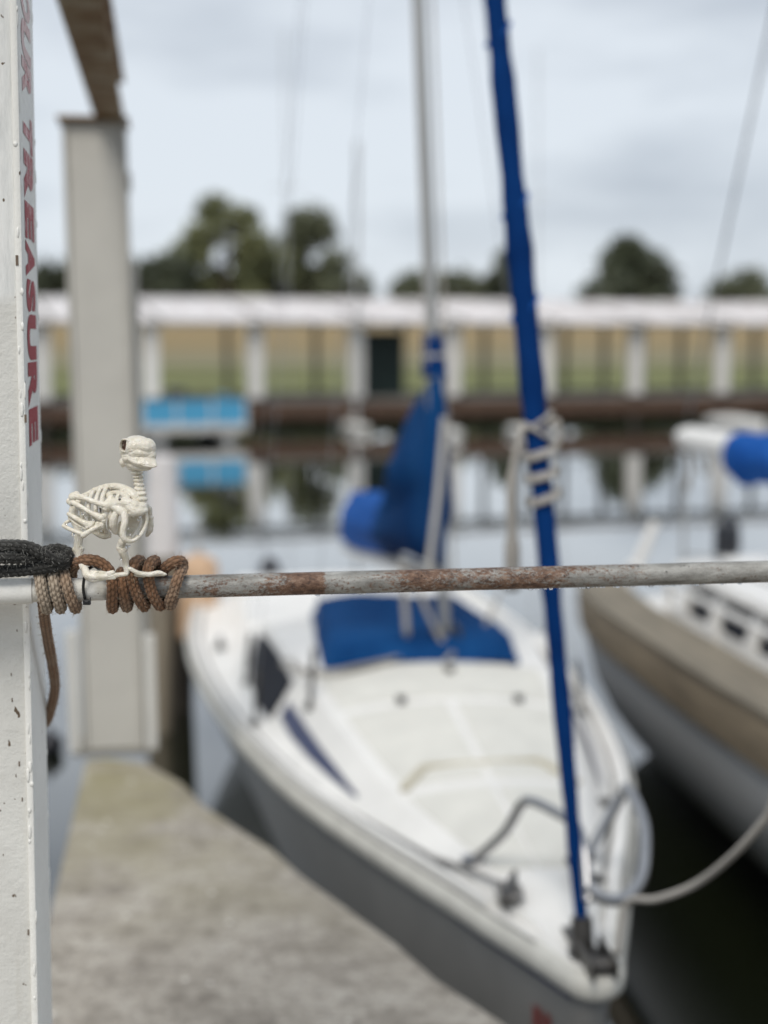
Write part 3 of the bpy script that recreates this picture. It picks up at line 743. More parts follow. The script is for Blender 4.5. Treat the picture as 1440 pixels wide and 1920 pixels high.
# near wing folded along the side
wing = MB()
bone(wing, [(215,772,4),(330,800,-4),(450,845,-9),(560,876,-11)], [40,28,27,40], 10, 5, [(200,785,3,46),(240,760,3,38),(172,830,8,40),(190,850,6,36)])
wing = wing.build('wing', M['bone'], duck, world=True, remesh=0.0006, smooth='all')
for nm, pts, rr_, balls in [('forearm', [(200,838,2),(300,895,-10),(400,955,-14),(500,1000,-17)], [32,24,25,40], [(525,985,-17,34),(520,1030,-17,32),(480,1000,-16,34)]),
                        ('forearm', [(245,890,10),(340,965,0),(440,1010,-8),(500,1040,-12)], [22,18,18,26], []),
                        ('hand_bone', [(500,1075,-17),(430,1110,-20),(370,1145,-21),(312,1182,-20)], [36,28,26,34], [(460,1070,-18,32),(505,1095,-17,26)]),
                        ('hand_bone', [(410,1055,-16),(340,1062,-17),(260,1020,-14),(160,962,-6)], [26,34,28,24], [(385,1080,-18,34),(350,1095,-18,24)]),
                        ('finger', [(310,1172,-20),(220,1140,-18),(150,1110,-12),(108,1085,-6)], [26,22,22,24], []),
                        ('finger', [(110,1080,-5),(150,1040,-2),(210,1030,0),(300,1070,-8)], [22,18,18,22], []),
                        ('finger', [(165,1000,-3),(230,1060,-10),(300,1100,-14),(350,1120,-16)], [18,16,16,18], [])]:
    b_ = MB(); bone(b_, pts, rr_, 10, 5, balls); b_.build(nm, M['bone'], wing, world=True, remesh=0.0006, smooth='all')
fw = MB(); bone(fw, [(970,890,6),(1000,910,10),(1005,980,14),(1012,1060,16),(1000,1130,18),(975,1180,20)], [34,28,26,32,36,22], 9, 5, [(1010,1000,14,34),(1018,1080,16,30),(1015,1130,18,26)])
fw.build('wing', M['bone'], duck, world=True, remesh=0.0007, smooth='all')
# pelvis and tail at the back left
mb = MB(); bone(mb, [(300,800,30),(215,900,26),(215,1000,24),(255,1100,22),(270,1180,20)], [40,48,52,46,40]); bone(mb, [(215,900,26),(180,960,28),(170,1040,30)], [36,26,14])
bone(mb, [(260,1010,22),(360,1090,18),(440,1150,14)], [36,28,22])
mb.build('pelvis', M['bone'], duck, world=True, remesh=0.0007, smooth='all')
# legs
def leg(pts, rr_, balls, toes, footpts):
    b_ = MB(); bone(b_, pts, rr_, 12, 5, balls)
    l_ = b_.build('leg', M['bone'], duck, world=True, remesh=0.0006, smooth='all')
    f_ = MB()
    for p, r_ in toes: bone(f_, p, r_, 10, 5)
    fo = f_.build('foot', M['bone'], l_, world=True, remesh=0.0006, smooth='all')
def Z4(x, y, d): return ((x*0.25-100)/0.18056, (980+y*0.25-790)/0.18056, d)
leg([(262,1170,20),(262,1240,16),(255,1310,12),(268,1372,10),(282,1440,8),(310,1520,0)], [58,46,48,48,40,36], [(225,1330,11,32),(296,1325,11,30),(250,1360,11,40)],
    [([Z4(635,345,-18), Z4(655,390,-26), Z4(700,405,-28), Z4(760,405,-28), Z4(830,400,-27), Z4(950,386,-24)], [38,48,42,34,26,20]),
     ([Z4(690,380,-22), Z4(770,385,-19), Z4(850,395,-16), Z4(930,380,-14)], [34,34,28,16]),
     ([Z4(660,410,-26), Z4(700,425,-27), Z4(760,418,-28), Z4(860,415,-27)], [36,34,26,16]), ([Z4(700,378,-27), Z4(725,376,-27)], [26,26]), ([Z4(812,384,-27), Z4(845,376,-26)], [30,28])], None)
leg([(720,1245,-12),(700,1300,-8),(715,1345,-8),(745,1420,-4),(752,1480,-2),(765,1560,-2)], [44,46,46,42,34,32], [(690,1315,-9,40),(745,1320,-8,36),(705,1350,-9,36)],
    [([Z4(975,345,-4), Z4(1040,378,-3), Z4(1120,388,-2), Z4(1190,375,-2), Z4(1243,388,-2)], [22,26,28,26,14]),
     ([Z4(1000,385,2), Z4(1080,392,4), Z4(1180,388,6), Z4(1230,392,8)], [26,28,22,14])], None)
# rain drops clinging to the bones
mb = MB()
for x, y, d, r in [(480,920,-13,24),(305,955,-14,18),(400,1010,-17,16),(330,1000,-13,12),(205,1175,-16,22),(765,1300,-14,18),(790,1295,-14,14),(690,815,-16,16),(780,1110,-24,12),(795,1175,-24,12),(880,1165,-19,11),(900,985,-18,15),(585,1130,-10,13),(700,1430,-12,14),(290,1110,-22,13),(130,1060,-10,14),(885,1020,-18,14),(500,1130,-12,16),(330,945,-13,10)]:
    mb.ball(K(x, y, d), (rz(r), rz(r), rz(r*1.1)), 10, 8)
w_ = mb.build('rain_drop', M['drop'], duck, world=True, smooth='all'); w_['kind'] = 'stuff'

# ------------------------------------------------------------------ grey post at the pier tip and the beam overhead
MY = 5.36
base = onz(214, 1412, 1.0); mz = at(175, 226, MY).z
mpost = thing('steel_column', 'weathered grey white steel column standing at the tip of the concrete pier', 'column', (base.x, base.y, 1.0), math.atan2(BX.y, BX.x))
tilt = (at(177, 226, MY).x - base.x)/(mz-1.0)
def cl(x, y, z): return Vector((x + (z-1.0)*tilt, y, z-1.0))
def colbox(name, x0, x1, y0, y1, z0, z1, mat, bevel=0.004):
    m = MB(); m.loft([[cl(x0, y0, z), cl(x1, y0, z), cl(x1, y1, z), cl(x0, y1, z)] for z in (z0, z1)], True, True, True)
    return m.build(name, mat, mpost, bevel=bevel)
colbox('face_plate', -0.096, 0.098, 0.012, 0.20, 1.012, mz-0.004, M['mid_paint'])
colbox('flange', -0.109, -0.0965, 0.0, 0.212, 1.012, mz-0.004, M['mid_paint'])
colbox('flange', 0.0985, 0.111, 0.0, 0.212, 1.012, mz-0.004, M['mid_paint'])
colbox('side_plate', 0.112, 0.136, 0.05, 0.14, 1.012, at(250, 488, MY).z, M['mid_paint'])
colbox('base_plate', -0.15, 0.15, -0.03, 0.24, 1.0, 1.011, M['grey_wood'])
colbox('cap_plate', -0.125, 0.122, -0.02, 0.23, mz-0.003, mz+0.012, M['rusty_beam'])
for s_ in (-1, 1):
    colbox('corner_angle', s_*0.138-0.020, s_*0.138+0.020, -0.012, 0.03, 1.012, at(200, 1190 if s_ > 0 else 1180, MY).z, M['angle_paint'])
colbox('side_lug', 0.112, 0.122, 0.05, 0.12, at(240, 355, MY).z, at(240, 320, MY).z, M['mid_paint'])
b0 = at(204, 216, MY); b0 = Vector((b0.x, MY, mz+0.013))
beam = thing('overhead_beam', 'rust streaked steel beam running overhead from the column top towards the viewer', 'beam', b0, math.atan2(AX.y, AX.x))
def bl(a, x, z): return b0 + AX*a + BX*x + Vector((0, 0, z))
mb = MB()
for (w_, z0_, z1_) in ((0.105, 0.0, 0.012), (0.105, 0.148, 0.16), (0.010, 0.0115, 0.1485)):
    mb.add([bl(a, x, z) for a in (0.20, -7.0) for x in (-w_/2, w_/2) for z in (z0_, z1_)], [(0,1,3,2),(4,6,7,5),(0,4,5,1),(2,3,7,6),(0,2,6,4),(1,5,7,3)])
mb.build('i_beam', M['rusty_beam'], beam, world=True, bevel=0.002)
MB().add([bl(a, x, z) for a in (0.22, -7.0) for x in (-0.052, 0.051) for z in (0.161, 0.167)], [(0,1,3,2),(4,6,7,5),(0,4,5,1),(2,3,7,6),(0,2,6,4),(1,5,7,3)]).build('top_plate', M['mid_paint'], beam, world=True)

# ------------------------------------------------------------------ sailboat
BOW = onz(1122, 1846, 1.0); BH = R(7.3)
boat = thing('sailboat', 'white sailboat moored bow towards the pier with furled blue jib and blue covers', 'sailboat', (BOW.x, BOW.y, 0), BH)
hb_t = [(0, .028), (.05, .052), (.17, .088), (.4, .168), (.62, .236), (.8, .298), (1.15, .415), (1.7, .575), (2.3, .695), (3.0, .805), (4.0, .905), (5.0, .955), (6.0, .93), (6.7, .89)]
def hb(s): return smoothlerp(hb_t, s)
def zg(s): return lerp([(0, 1.0), (1.5, .955), (3, .895), (4.8, .83), (6.7, .80)], s)
def tw(s): return smoothlerp([(0.25, .03), (.5, .10), (.8, .185), (1.2, .295), (1.8, .40), (2.4, .485), (3.15, .56), (4.0, .62), (5.0, .66), (6.7, .64)], s)
def th(s): return smoothlerp([(0.25, 0), (.6, .015), (1.0, .045), (1.6, .10), (2.4, .19), (3.2, .25), (3.7, .25), (4.1, .13), (4.6, .06), (6.7, .04)], s)
def deckz(s, w):
    a = abs(w); z0 = zg(s)+0.02; t_ = tw(s); h_ = th(s); b_ = hb(s)-0.05
    inner = min(t_ + 0.04 + 0.42*h_, b_-0.005)
    t_ = min(t_, inner-0.005)
    if a <= t_: return z0 + 0.03 + h_ + 0.05*(1-(a/max(t_, 1e-3))**2)*min(1, s/2)
    if a <= inner: return z0 + 0.03 + h_*(1-((a-t_)/(inner-t_)))
    return z0 + 0.03*(1-(a-inner)/max(1e-3, b_-inner))
ss = [0, .06, .12, .2, .3, .45, .62, .8, 1.0, 1.2, 1.4, 1.65, 1.9, 2.15, 2.4, 2.8, 3.2, 3.7, 4.2, 4.6, 5.0, 5.5, 6.0, 6.7]
# hull shell
mb = MB(); secs = []
for s in ss:
    z1 = zg(s); z0 = -0.35; sec = []
    for j in range(17):
        q = -1 + 2*j/16; t_ = abs(q)
        z = z0 + (z1-z0)*t_**0.8 if True else 0
        fr = (z-z0)/(z1-z0)
        pw = 0.95 - 0.45*min(1, s/3.0)
        w = hb(s)*(fr**pw)*(1 if q > 0 else -1)
        sec.append(Vector((w, s + 0.42*(1-fr)*math.exp(-s/1.1) + (0.0), z)))
    secs.append(sec)
mb.loft(secs, False, True, True)
hull = mb.build('hull', M['hull'], boat, smooth='all')
# registration mark and painted shadow under the rail by the bow
def hullpt(s, drop, side=-1, out=0.004):
    z1 = zg(s); z = z1-drop; fr = (z+0.35)/(z1+0.35); pw = 0.95-0.45*min(1, s/3.0)
    return Vector((side*(hb(s)*fr**pw+out), s+0.42*(1-fr)*math.exp(-s/1.1), z))
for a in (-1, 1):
    m = MB(); m.loft([[hullpt(s, .040, a), hullpt(s, .062, a)] for s in (0.04, .12, .25, .45, .62)]); m.build('bow_shadow_line', M['navy'], hull)
m = MB()
for k in range(2): m.loft([[hullpt(.13+.05*k, .15, -1), hullpt(.13+.05*k, .24, -1)], [hullpt(.165+.05*k, .15, -1), hullpt(.165+.05*k, .24, -1)]])
m.build('registration_mark', M['red'], hull)
# deck moulding
mb = MB(); secs = []
for s in ss:
    b_ = hb(s); ws = [-b_, -b_+min(.012, b_*.3)]
    prof = [(-1, zg(s)), (-0.985, zg(s)+.03)]
    inner = min(tw(s)+0.04+0.42*th(s), b_-.055); t_ = min(tw(s), inner-.005)
    xs_ = [b_-.05, (b_-.05+inner)/2, inner, inner-(inner-t_)*.15, t_+(inner-t_)*.1, t_, t_*.8, t_*.55, t_*.28]
    if b_ < 0.13: xs_ = [b_*f for f in (.8, .72, .64, .56, .48, .4, .3, .2, .1)]
    half = [Vector((b_, s, zg(s))), Vector((b_-min(.01, b_*.1), s, zg(s)+.035)), Vector((b_-min(.045, b_*.2), s, zg(s)+.035))] + [Vector((x, s, deckz(s, x) if b_ >= .13 else zg(s)+.025)) for x in xs_]
    sec = half + [Vector((0, s, deckz(s, 0) if b_ >= .13 else zg(s)+.025))] + [Vector((-p.x, p.y, p.z)) for p in reversed(half)]
    secs.append(sec)
mb.loft(secs, False, True, True)
deck = mb.build('deck', M['gelcoat'], boat, smooth=True)
# rub rail round both sides
mb = MB(); path_ = [Vector((-hb(s)-.012, s, zg(s)-.015)) for s in reversed(ss[1:])] + [Vector((-.050, .016, .985)), Vector((-.028, -.006, .985)), Vector((0, -.014, .985)), Vector((.028, -.006, .985)), Vector((.050, .016, .985))] + [Vector((hb(s)+.012, s, zg(s)-.015)) for s in ss[1:]]
secs = []
for i, p in enumerate(path_):
    t_ = (path_[min(i+1, len(path_)-1)]-path_[max(i-1, 0)]).normalized(); o_ = Vector((t_.y, -t_.x, 0)).normalized()*-1
    o_ = o_ if o_.dot(Vector((p.x, p.y-2.5, 0))) > 0 else -o_
    up = Vector((0, 0, 1)); secs.append([p-o_*.02+up*.045, p+o_*.004+up*.045, p+o_*.015+up*.028, p+o_*.015-up*.004, p+o_*.004-up*.020, p-o_*.02-up*.020])
mb.loft(secs, True, True, True); mb.build('rub_rail', M['rubrail'], boat, smooth=True)
# a second raised lip inboard of the rail
for a in (-1, 1):
    m = MB(); m.loft([[Vector((a*(hb(s)-d_), s, zg(s)+z_)) for d_, z_ in ((.005, .036), (.005, .052), (.03, .052), (.03, .036))] for s in ss[5:]], True, True, True)
    m.build('toe_rail', M['gelcoat'], deck)
shadowm = pm('grey_shadow_line', (0.17, 0.17, 0.165), .7)  # dark strips painting the thin shadow lines beside rail and toe rail
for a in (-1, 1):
    m = MB(); m.loft([[Vector((a*(hb(s)+.012-o), s, zg(s)+.033)) for o in (0, .010)] for s in ss[3:]]); m.build('rail_shadow_line', shadowm, deck)
    m = MB(); m.loft([[Vector((a*(hb(s)-.052-o), s, deckz(s, hb(s)-.052-o)+.003)) for o in (0, .010)] for s in ss[6:]]); m.build('deck_shadow_line', shadowm, deck)
# nonskid panels on the foredeck
def panel(s0, s1, f0, f1, n=8, inset=.03):
    m = MB(); top = []; 
    for i in range(n+1):
        s = s0+(s1-s0)*i/n
        row = [(tw(s)-inset)*(f0+(f1-f0)*j/6) for j in range(7)]
        top.append([Vector((w, s, deckz(s, w)+.005)) for w in row])
    m.loft(top)
    bot = [[p-Vector((0, 0, .008)) for p in r] for r in top]
    m.loft([[r[0] for r in top], [r[0] for r in bot]]); m.loft([[r[-1] for r in top], [r[-1] for r in bot]])
    m.loft([top[0], bot[0]]); m.loft([top[-1], bot[-1]])
    return m.build('nonskid_panel', M['nonskid'], deck, smooth=True)
panel(.62, 1.22, -.97, -.05, 6, .02); panel(.62, 1.22, .05, .97, 6, .02)
panel(1.30, 2.02, -.96, -.05); panel(1.30, 2.02, .05, .96)
panel(2.10, 2.55, -.95, .95)
# forehatch rim in beige
hatch = MB(); q = [(1.27, -.98), (1.42, -.6), (1.44, .6), (1.27, .98)]
for (sa, fa), (sb, fb) in zip(q, q[1:]):
    wa, wb = fa*(tw(sa)-.02), fb*(tw(sb)-.02)
    hatch.bar((wa, sa, deckz(sa, wa)+.010), (wb, sb, deckz(sb, wb)+.010), .028, .016)
hatch.build('deck_trim', pm('beige_trim', (0.55, 0.51, 0.40), .6), deck, bevel=.004)
# side windows and the navy flash on the trunk
def trunk_side(s, f, side=-1, out=.006):
    inner = min(tw(s)+0.04+0.42*th(s), hb(s)-.055); t_ = tw(s)
    w = inner+(t_-inner)*f; z = zg(s)+.05+th(s)*f
    return Vector((side*(w+out), s, z+out*.4))
for a in (-1, 1):
    m = MB(); pts = [(2.66, .10, .80), (2.8, .10, .84), (3.0, .12, .88), (3.25, .24, .88), (3.5, .50, .86), (3.62, .70, .84)]
    m.loft([[trunk_side(s, f0, a, -.01), trunk_side(s, f0, a, .006), trunk_side(s, f1, a, .006), trunk_side(s, f1, a, -.01)] for s, f0, f1 in pts], True, True, True)
    m.build('cabin_window', M['win'], deck)
    m = MB(); m.loft([[trunk_side(s, f0, a, .004), trunk_side(s, f1, a, .004)] for s, f0, f1 in [(1.45, .1, .2), (1.7, .08, .34), (2.0, .1, .44), (2.3, .16, .52), (2.55, .26, .56)]])
    m.build('navy_stripe', M['navy'], deck)
# cockpit coaming block and seats aft (beyond the canvas)
MB().box((0, 5.7, .93), (1.3, 1.7, .06)).build('cockpit_coaming', M['gelcoat'], deck, bevel=.02)
# mast, tabernacle
ms, mw = 2.73, 0.10
mzb = deckz(ms, mw)
mx_lean = -0.045
def mp_(z, dx=0, ds=0): return Vector((mw + dx + (z-mzb)*mx_lean*1.0, ms + ds, z))
m = MB(); secs = []
for z in [mzb+.02, 1.6, 2.5, 3.5, 4.6, 6, 7.4, 8.6]:
    c = mp_(z); secs.append([Vector((c.x+.022*math.cos(2*math.pi*k/16), c.y+.045*math.sin(2*math.pi*k/16), z)) for k in range(16)])
m.loft(secs, True, True, True)
mast = m.build('mast', M['alu'], boat, smooth=True)
m = MB(); m.box((mw, ms, mzb+.012), (.16, .2, .024)); m.box((mw-.045, ms, mzb+.06), (.012, .14, .10)); m.box((mw+.045, ms, mzb+.06), (.012, .14, .10)); m.tube([(mw-.07, ms-.02, mzb+.07), (mw+.07, ms-.02, mzb+.07)], .009, 8)
m.build('mast_step', M['darksteel'], mast, bevel=.003)
m = MB(); m.tube([mp_(1.5, .045, -.02), mp_(4, .05, -.01), mp_(8.4, .03, 0)], .006, 6); m.tube([mp_(1.5, -.04, -.03), mp_(8.4, -.01, -.03)], .004, 6)
m.build('halyard', M['rope_white'], mast)
m = MB(); m.box(mp_(5.2), (.9, .05, .02)); m.build('spreader', M['alu'], mast, bevel=.006)
# lines and a whisker pole at the foot of the mast
m = MB(); m.tube([mp_(2.20, .015, -.12), mp_(1.9, -.03, -.16), mp_(1.58, -.085, -.17)], .014, 10); m.build('whisker_pole', M['strap'], mast, smooth=True)
m = MB()
m.tube(spline([mp_(1.60, -.13, -.1), mp_(1.45, -.10, -.1), mp_(1.25, -.01, -.08), mp_(mzb+.06, 0, -.06)], 5), .010, 8)
m.tube(spline([mp_(mzb+.05, .02, -.05), mp_(1.22, .10, .0), mp_(1.34, .22, .15), mp_(1.42, .30, .3)], 5), .008, 8)
m.tube(spline([mp_(1.62, -.17, -.06), mp_(1.48, -.17, -.05), mp_(1.30, -.165, -.05)], 5), .014, 8)
m.tube(spline([mp_(mzb+.03, .03, -.10), Vector((.06, 2.50, deckz(2.5, .06)+.02)), Vector((.05, 2.42, deckz(2.42, .05)+.01))], 4), .008, 6)
for k in range(5):
    a0_ = random.uniform(-.6, -.2)
    m.tube(spline([Vector((mw-.03, ms-.05, mzb+.03)), Vector((-.2-.06*k, 2.55-.03*k, deckz(2.5, -.2)+.012)), Vector((-.38-.05*k, 2.50+.05*k, deckz(2.5, -.4)+.012)), Vector((-.52, 2.62+.06*k, deckz(2.6, -.5)+.012))], 5), .005, 6)
m.build('running_line', M['rope_white'], mast, smooth='all')
# blue mainsail cover: collar on the mast, deep at the luff, drooping along the boom
m = MB(); secs = []
prof = [(-.085, 1.62, 2.30, .015), (-.07, 1.60, 2.38, .06), (0, 1.595, 2.43, .072), (.10, 1.59, 2.38, .10), (.22, 1.58, 2.29, .125), (.38, 1.57, 2.19, .135), (.55, 1.56, 2.08, .135), (.72, 1.54, 1.97, .13), (.9, 1.51, 1.86, .115), (1.2, 1.46, 1.76, .098), (1.7, 1.40, 1.71, .094), (2.2, 1.34, 1.68, .092), (2.6, 1.31, 1.645, .084), (2.75, 1.33, 1.62, .06), (2.82, 1.38, 1.56, .02)]
for a, zb, zt, hw in prof:
    c = mp_(1.8); sec = []
    for k in range(28):
        th_ = 2*math.pi*k/28; x = math.sin(th_); y = -math.cos(th_)
        # teardrop: narrow ridge at the top, full near the boom
        wv = hw*(abs(x)**0.9)*(.62 if x >= 0 else -1)*(1.0 if y < 0 else (1-(0.42 if a < .9 else .8)*y*y))
        pl_ = 1+0.13*math.sin(7*th_+a*3)+0.09*math.sin(12*th_+a*7)
        sec.append(Vector((c.x - .03*a + wv*pl_*(1.1 if y < .2 else 1), ms+a, (zb+zt)/2 + y*(zt-zb)/2)))
    secs.append(sec)
m2 = MB(); m2.loft(secs[9:], True, False, True)
m2.build('sail_cover', M['canvas_light'], mast, smooth='all', disp=lambda p: p + Vector((0.035*noise.noise((p.x*4, p.y*4, p.z*3)), 0, .03*noise.noise(p*4))))  # lighter canvas paints the sunlight on the cover's aft end
m.loft(secs[:10], True, True, False)
cover = m.build('sail_cover', M['canvas_worn'], mast, smooth='all', disp=lambda p: p + Vector((0.035*noise.noise((p.x*4, p.y*4, p.z*3)), 0, .03*noise.noise(p*4))))
m = MB(); m.tube([mp_(2.36), mp_(2.40), mp_(2.50), mp_(2.53)], [.055, .05, .045, .044], 14); m.build('cover_collar', M['canvas'], mast, smooth=True)
m = MB(); m.tube([mp_(2.435), mp_(2.45)], [.050, .050], 14); m.build('collar_tie', M['strap'], mast, smooth=True)
m = MB(); m.tube([Vector((mp_(1.5).x, ms+.05, 1.53)), Vector((mp_(1.5).x-.085, ms+2.95, 1.26))], .04, 12); m.build('boom', M['alu'], mast, smooth=True)
# blue canvas over the companionway / pop top
m = MB(); secs = []
for s, wl_, wr_, z_ in [(2.56, -.37, .33, .01), (2.60, -.38, .35, .06), (2.68, -.385, .36, .085), (2.9, -.38, .345, .09), (3.2, -.37, .32, .09), (3.5, -.355, .29, .09), (3.72, -.345, .28, .085), (3.78, -.345, .28, .01)]:
    sec = []
    for j in range(9):
        f = j/8; w = wl_ + (wr_-wl_)*f
        sec.append(Vector((w, s, deckz(min(s, 4.5), w) + z_ + .012*math.sin(f*7+s*5))))
    secs.append([Vector((wl_-.035, s, deckz(min(s, 4.5), wl_-.035)+.004))] + sec + [Vector((wr_+.035, s, deckz(min(s, 4.5), wr_+.035)+.004))])
m.loft(secs); m.build('hatch_cover', M['canvas_worn'], deck, smooth='all')
# furled jib on the forestay
f0, f1 = Vector((-.01, .10, 1.06)), Vector((mw-.26, ms-.02, 7.3))
m = MB(); pts = []; rr_ = []
for i in range(90):
    k = i/89; p = f0.lerp(f1, k); sag = math.sin(math.pi*k)*.03
    pts.append(p + Vector((sag*.7, -sag, 0)))
    rr_.append(lerp([(0, .012), (.03, .019), (.10, .024), (.15, .027), (.20, .032), (.24, .036), (.32, .034), (.5, .030), (1, .016)], k)*(1+.07*math.sin(i*1.1)+.05*math.sin(i*2.7)))
m.tube(pts, rr_, 16)
jib = m.build('furled_jib', M['canvas'], boat, smooth='all')
m = MB()
for k, tw_ in [(.197, .5), (.1925, -.5), (.185, .25), (.1835, .3), (.176, .2), (.1745, .25), (.167, .3), (.1655, .3)]:
    p = f0.lerp(f1, k) + Vector((.014, -.02, 0)); r_ = .040; e = tw_*.05
    m.tube([p + Vector((r_*math.cos(a), r_*math.sin(a), e*math.cos(a))) for a in [2*math.pi*i/14 for i in range(15)]], .0062, 6, False)
p = f0.lerp(f1, .193); m.tube(spline([p+Vector((.03, -.04, 0)), p+Vector((.06, -.05, .03)), p+Vector((.065, -.045, -.03)), p+Vector((.035, -.045, -.05))], 5), .008, 6)
m.tube(spline([p+Vector((-.03, -.04, .02)), p+Vector((-.06, -.05, -.12)), p+Vector((-.055, -.04, -.30)), p+Vector((-.05, -.02, -.42))], 5), [.010]*5+[.014]*5+[.022]*6, 8)
m.build('jib_lashing', M['rope_white'], jib, smooth='all')
for k in (.29, .37, .245):
    m = MB(); sg = math.sin(math.pi*k)*.03; p = f0.lerp(f1, k) + Vector((sg*.7, -sg, 0)); m.tube([p + Vector((.035*math.cos(a), .035*math.sin(a), .035*math.cos(a)+.012*math.sin(a))) for a in [2*math.pi*i/14 for i in range(15)]], .004, 6, False)
    m.build('sail_tie', M['canvas_light'], jib, smooth='all')
m = MB(); m.tube([Vector((-.01, .10, 1.03)), Vector((-.012, .115, 1.12))], .026, 14); m.tube([(-.01, .10, 1.035), (-.01, .10, 1.045)], .038, 14); m.build('furler_drum', M['darksteel'], jib, smooth=True)
# stem fitting, anchor roller
m = MB(); m.box((0, .13, 1.034), (.05, .26, .012)); m.box((-.028, .02, 1.055), (.008, .16, .05)); m.box((.028, .02, 1.055), (.008, .16, .05)); m.tube([(-.03, -.01, 1.05), (.03, -.01, 1.05)], .022, 12)
m.build('stem_fitting', M['darksteel'], boat, bevel=.003)
# pulpit
def dk(w, s): return Vector((w, s, deckz(s, w) if hb(s) > .13 else zg(s)+.025))
m = MB(); 
bi_ = WM[boat.name].inverted()
def bw(u, v, Y): return bi_ @ at(u, v, Y)
L_ = [dk(-.165, .72), bw(945, 1562, 3.93), bw(978, 1508, 3.85), bw(1000, 1503, 3.80), bw(1040, 1522, 3.70), bw(1078, 1547, 3.60), bw(1094, 1585, 3.54), bw(1099, 1630, 3.50), bw(1104, 1690, 3.45)]
m.tube(spline(L_, 6), .0135, 12)
R_ = [dk(.165, .72), bw(1160, 1500, 4.0), bw(1172, 1478, 3.95), bw(1190, 1502, 3.88), bw(1206, 1545, 3.78), bw(1209, 1590, 3.68), bw(1204, 1640, 3.58), bw(1186, 1672, 3.51), bw(1154, 1688, 3.46), bw(1122, 1680, 3.45), bw(1102, 1660, 3.46)]
m.tube(spline(R_, 6), .0155, 12)
m.tube(spline([bw(1108, 1600, 3.62), bw(1130, 1550, 3.72), bw(1160, 1490, 3.92)], 6), .008, 10)
for p in (dk(-.165, .72), dk(.165, .72)): m.tube([p - Vector((0, 0, .004)), p + Vector((0, 0, .012))], .032, 12)
m.build('pulpit', M['steel'], boat, smooth=True)
# cleats, chainplates and shrouds
def cleat(w, s, a):
    m = MB(); p = dk(w, s); c, s_ = math.cos(a), math.sin(a); d = Vector((c, s_, 0))
    m.tube([p+d*-.09+Vector((0, 0, .05)), p+d*-.05+Vector((0, 0, .04)), p+Vector((0, 0, .038)), p+d*.05+Vector((0, 0, .04)), p+d*.09+Vector((0, 0, .05))], [.008, .013, .015, .013, .008], 10)
    m.box(p+Vector((0, 0, .015)), (.05, .05, .04)); return m.build('cleat', M['darksteel'], deck, smooth=True)
cleat(-.12, .44, 1.2); cleat(.10, .50, 1.9); cleat(-.80, 4.6, 1.5); cleat(.80, 4.6, 1.5)
m = MB(); c = dk(-.12, .44)
for k in range(1):
    m.tube([c + Vector((.03*math.cos(a)*(1+.2*k), .055*math.sin(a), .03+.006*k+.006*math.sin(3*a))) for a in [2*math.pi*i/16 for i in range(17)]], .008, 6, False)
m.tube(spline([c+Vector((0, .05, .03)), c+Vector((-.03, .12, .02)), c+Vector((-.08, .24, .012)), Vector((-hb(.85)+.035, .85, zg(.85)+.055))], 5), .007, 6)
m.build('mooring_tail', pm('dark_mooring_line', (.26, .255, .25), .9), deck, smooth='all')
for a in (-1, 1):
    for s, w, top in ((2.30, .50, 5.1), (3.35, .70, 7.2), (2.75, .69, 7.2)):
        b_ = dk(a*w, s); m = MB()
        m.tube([b_+Vector((0, 0, .02)), mp_(top, a*.03)], .0017, 6)
        m.build('shroud', M['steel'], mast)
        m = MB(); tdir = (mp_(top, a*.03)-b_).normalized(); m.tube([b_-Vector((0, 0, .005)), b_+tdir*.05, b_+tdir*.06, b_+tdir*.22, b_+tdir*.23], [.012, .007, .011, .011, .005], 8); m.box(b_+Vector((0, 0, .004)), (.04, .06, .012))
        m.build('turnbuckle', M['darksteel'], mast, smooth=True)
m = MB(); m.tube([Vector((.75, 6.6, .95)), mp_(8.5)], .003, 6); m.build('backstay', M['steel'], mast)
# small deck fittings
for w, s in ((-.18, 2.06), (.26, 2.06), (.06, 2.40), (.36, 1.24)):
    m = MB(); p = dk(w, s); m.box(p+Vector((0, 0, .015)), (.03, .035, .022)); m.tube([p+Vector((-.02, 0, .022)), p+Vector((.02, 0, .022))], .005, 6)
    m.build('deck_block', M['darksteel'], deck, bevel=.004)
# white winch-side fender hung on the right quarter
fd = MB(); pp = dk(.62, 2.95); fd.tube(spline([pp+Vector((.0, .0, .12)), pp+Vector((.0, .02, .10)), pp+Vector((0, .08, .07)), pp+Vector((0, .32, .07)), pp+Vector((0, .38, .08))], 4), [.01]+[.03]*3+[.05]*4+[.06]*7+[.03, .012], 12)
fo = fd.build('boat_fender', M['gelcoat'], None, smooth='all'); fo.location = (BOW.x, BOW.y, 0); fo.rotation_euler = (0, 0, BH)
tag(fo, 'small white fender lying on the sailboat side deck just right of the jib', 'fender')
# outboard at the sailboat's stern
ob = thing('outboard_motor', 'dark outboard motor seen just left of the blue sail cover, behind the pipe', 'outboard motor', at(506, 1100, 10.2), 0, 'outboard motors on boat sterns')
o_ = at(506, 1070, 10.2)
m = MB(); m.ball(o_, (.075, .10, .105), 16, 12); m.ball(o_+Vector((0, .02, -.03)), (.08, .11, .08), 16, 12); m.build('cowl', M['engine'], ob, world=True, remesh=.012, smooth='all')
m = MB(); m.box(o_+Vector((0, .02, -.22)), (.09, .12, .26)); m.box(o_+Vector((0, .06, -.60)), (.06, .10, .6)); m.build('midsection', M['engine'], ob, world=True, bevel=.02)
m = MB(); m.box(o_+Vector((.0, -.05, -.30)), (.30, .06, .20)); m.build('bracket', M['gelcoat'], ob, world=True, bevel=.01)
m = MB(); m.tube([o_+Vector((0, -.06, -.08)), o_+Vector((.04, -.42, -.03))], .018, 8); m.build('tiller', M['black_plastic'], ob, world=True, smooth=True)

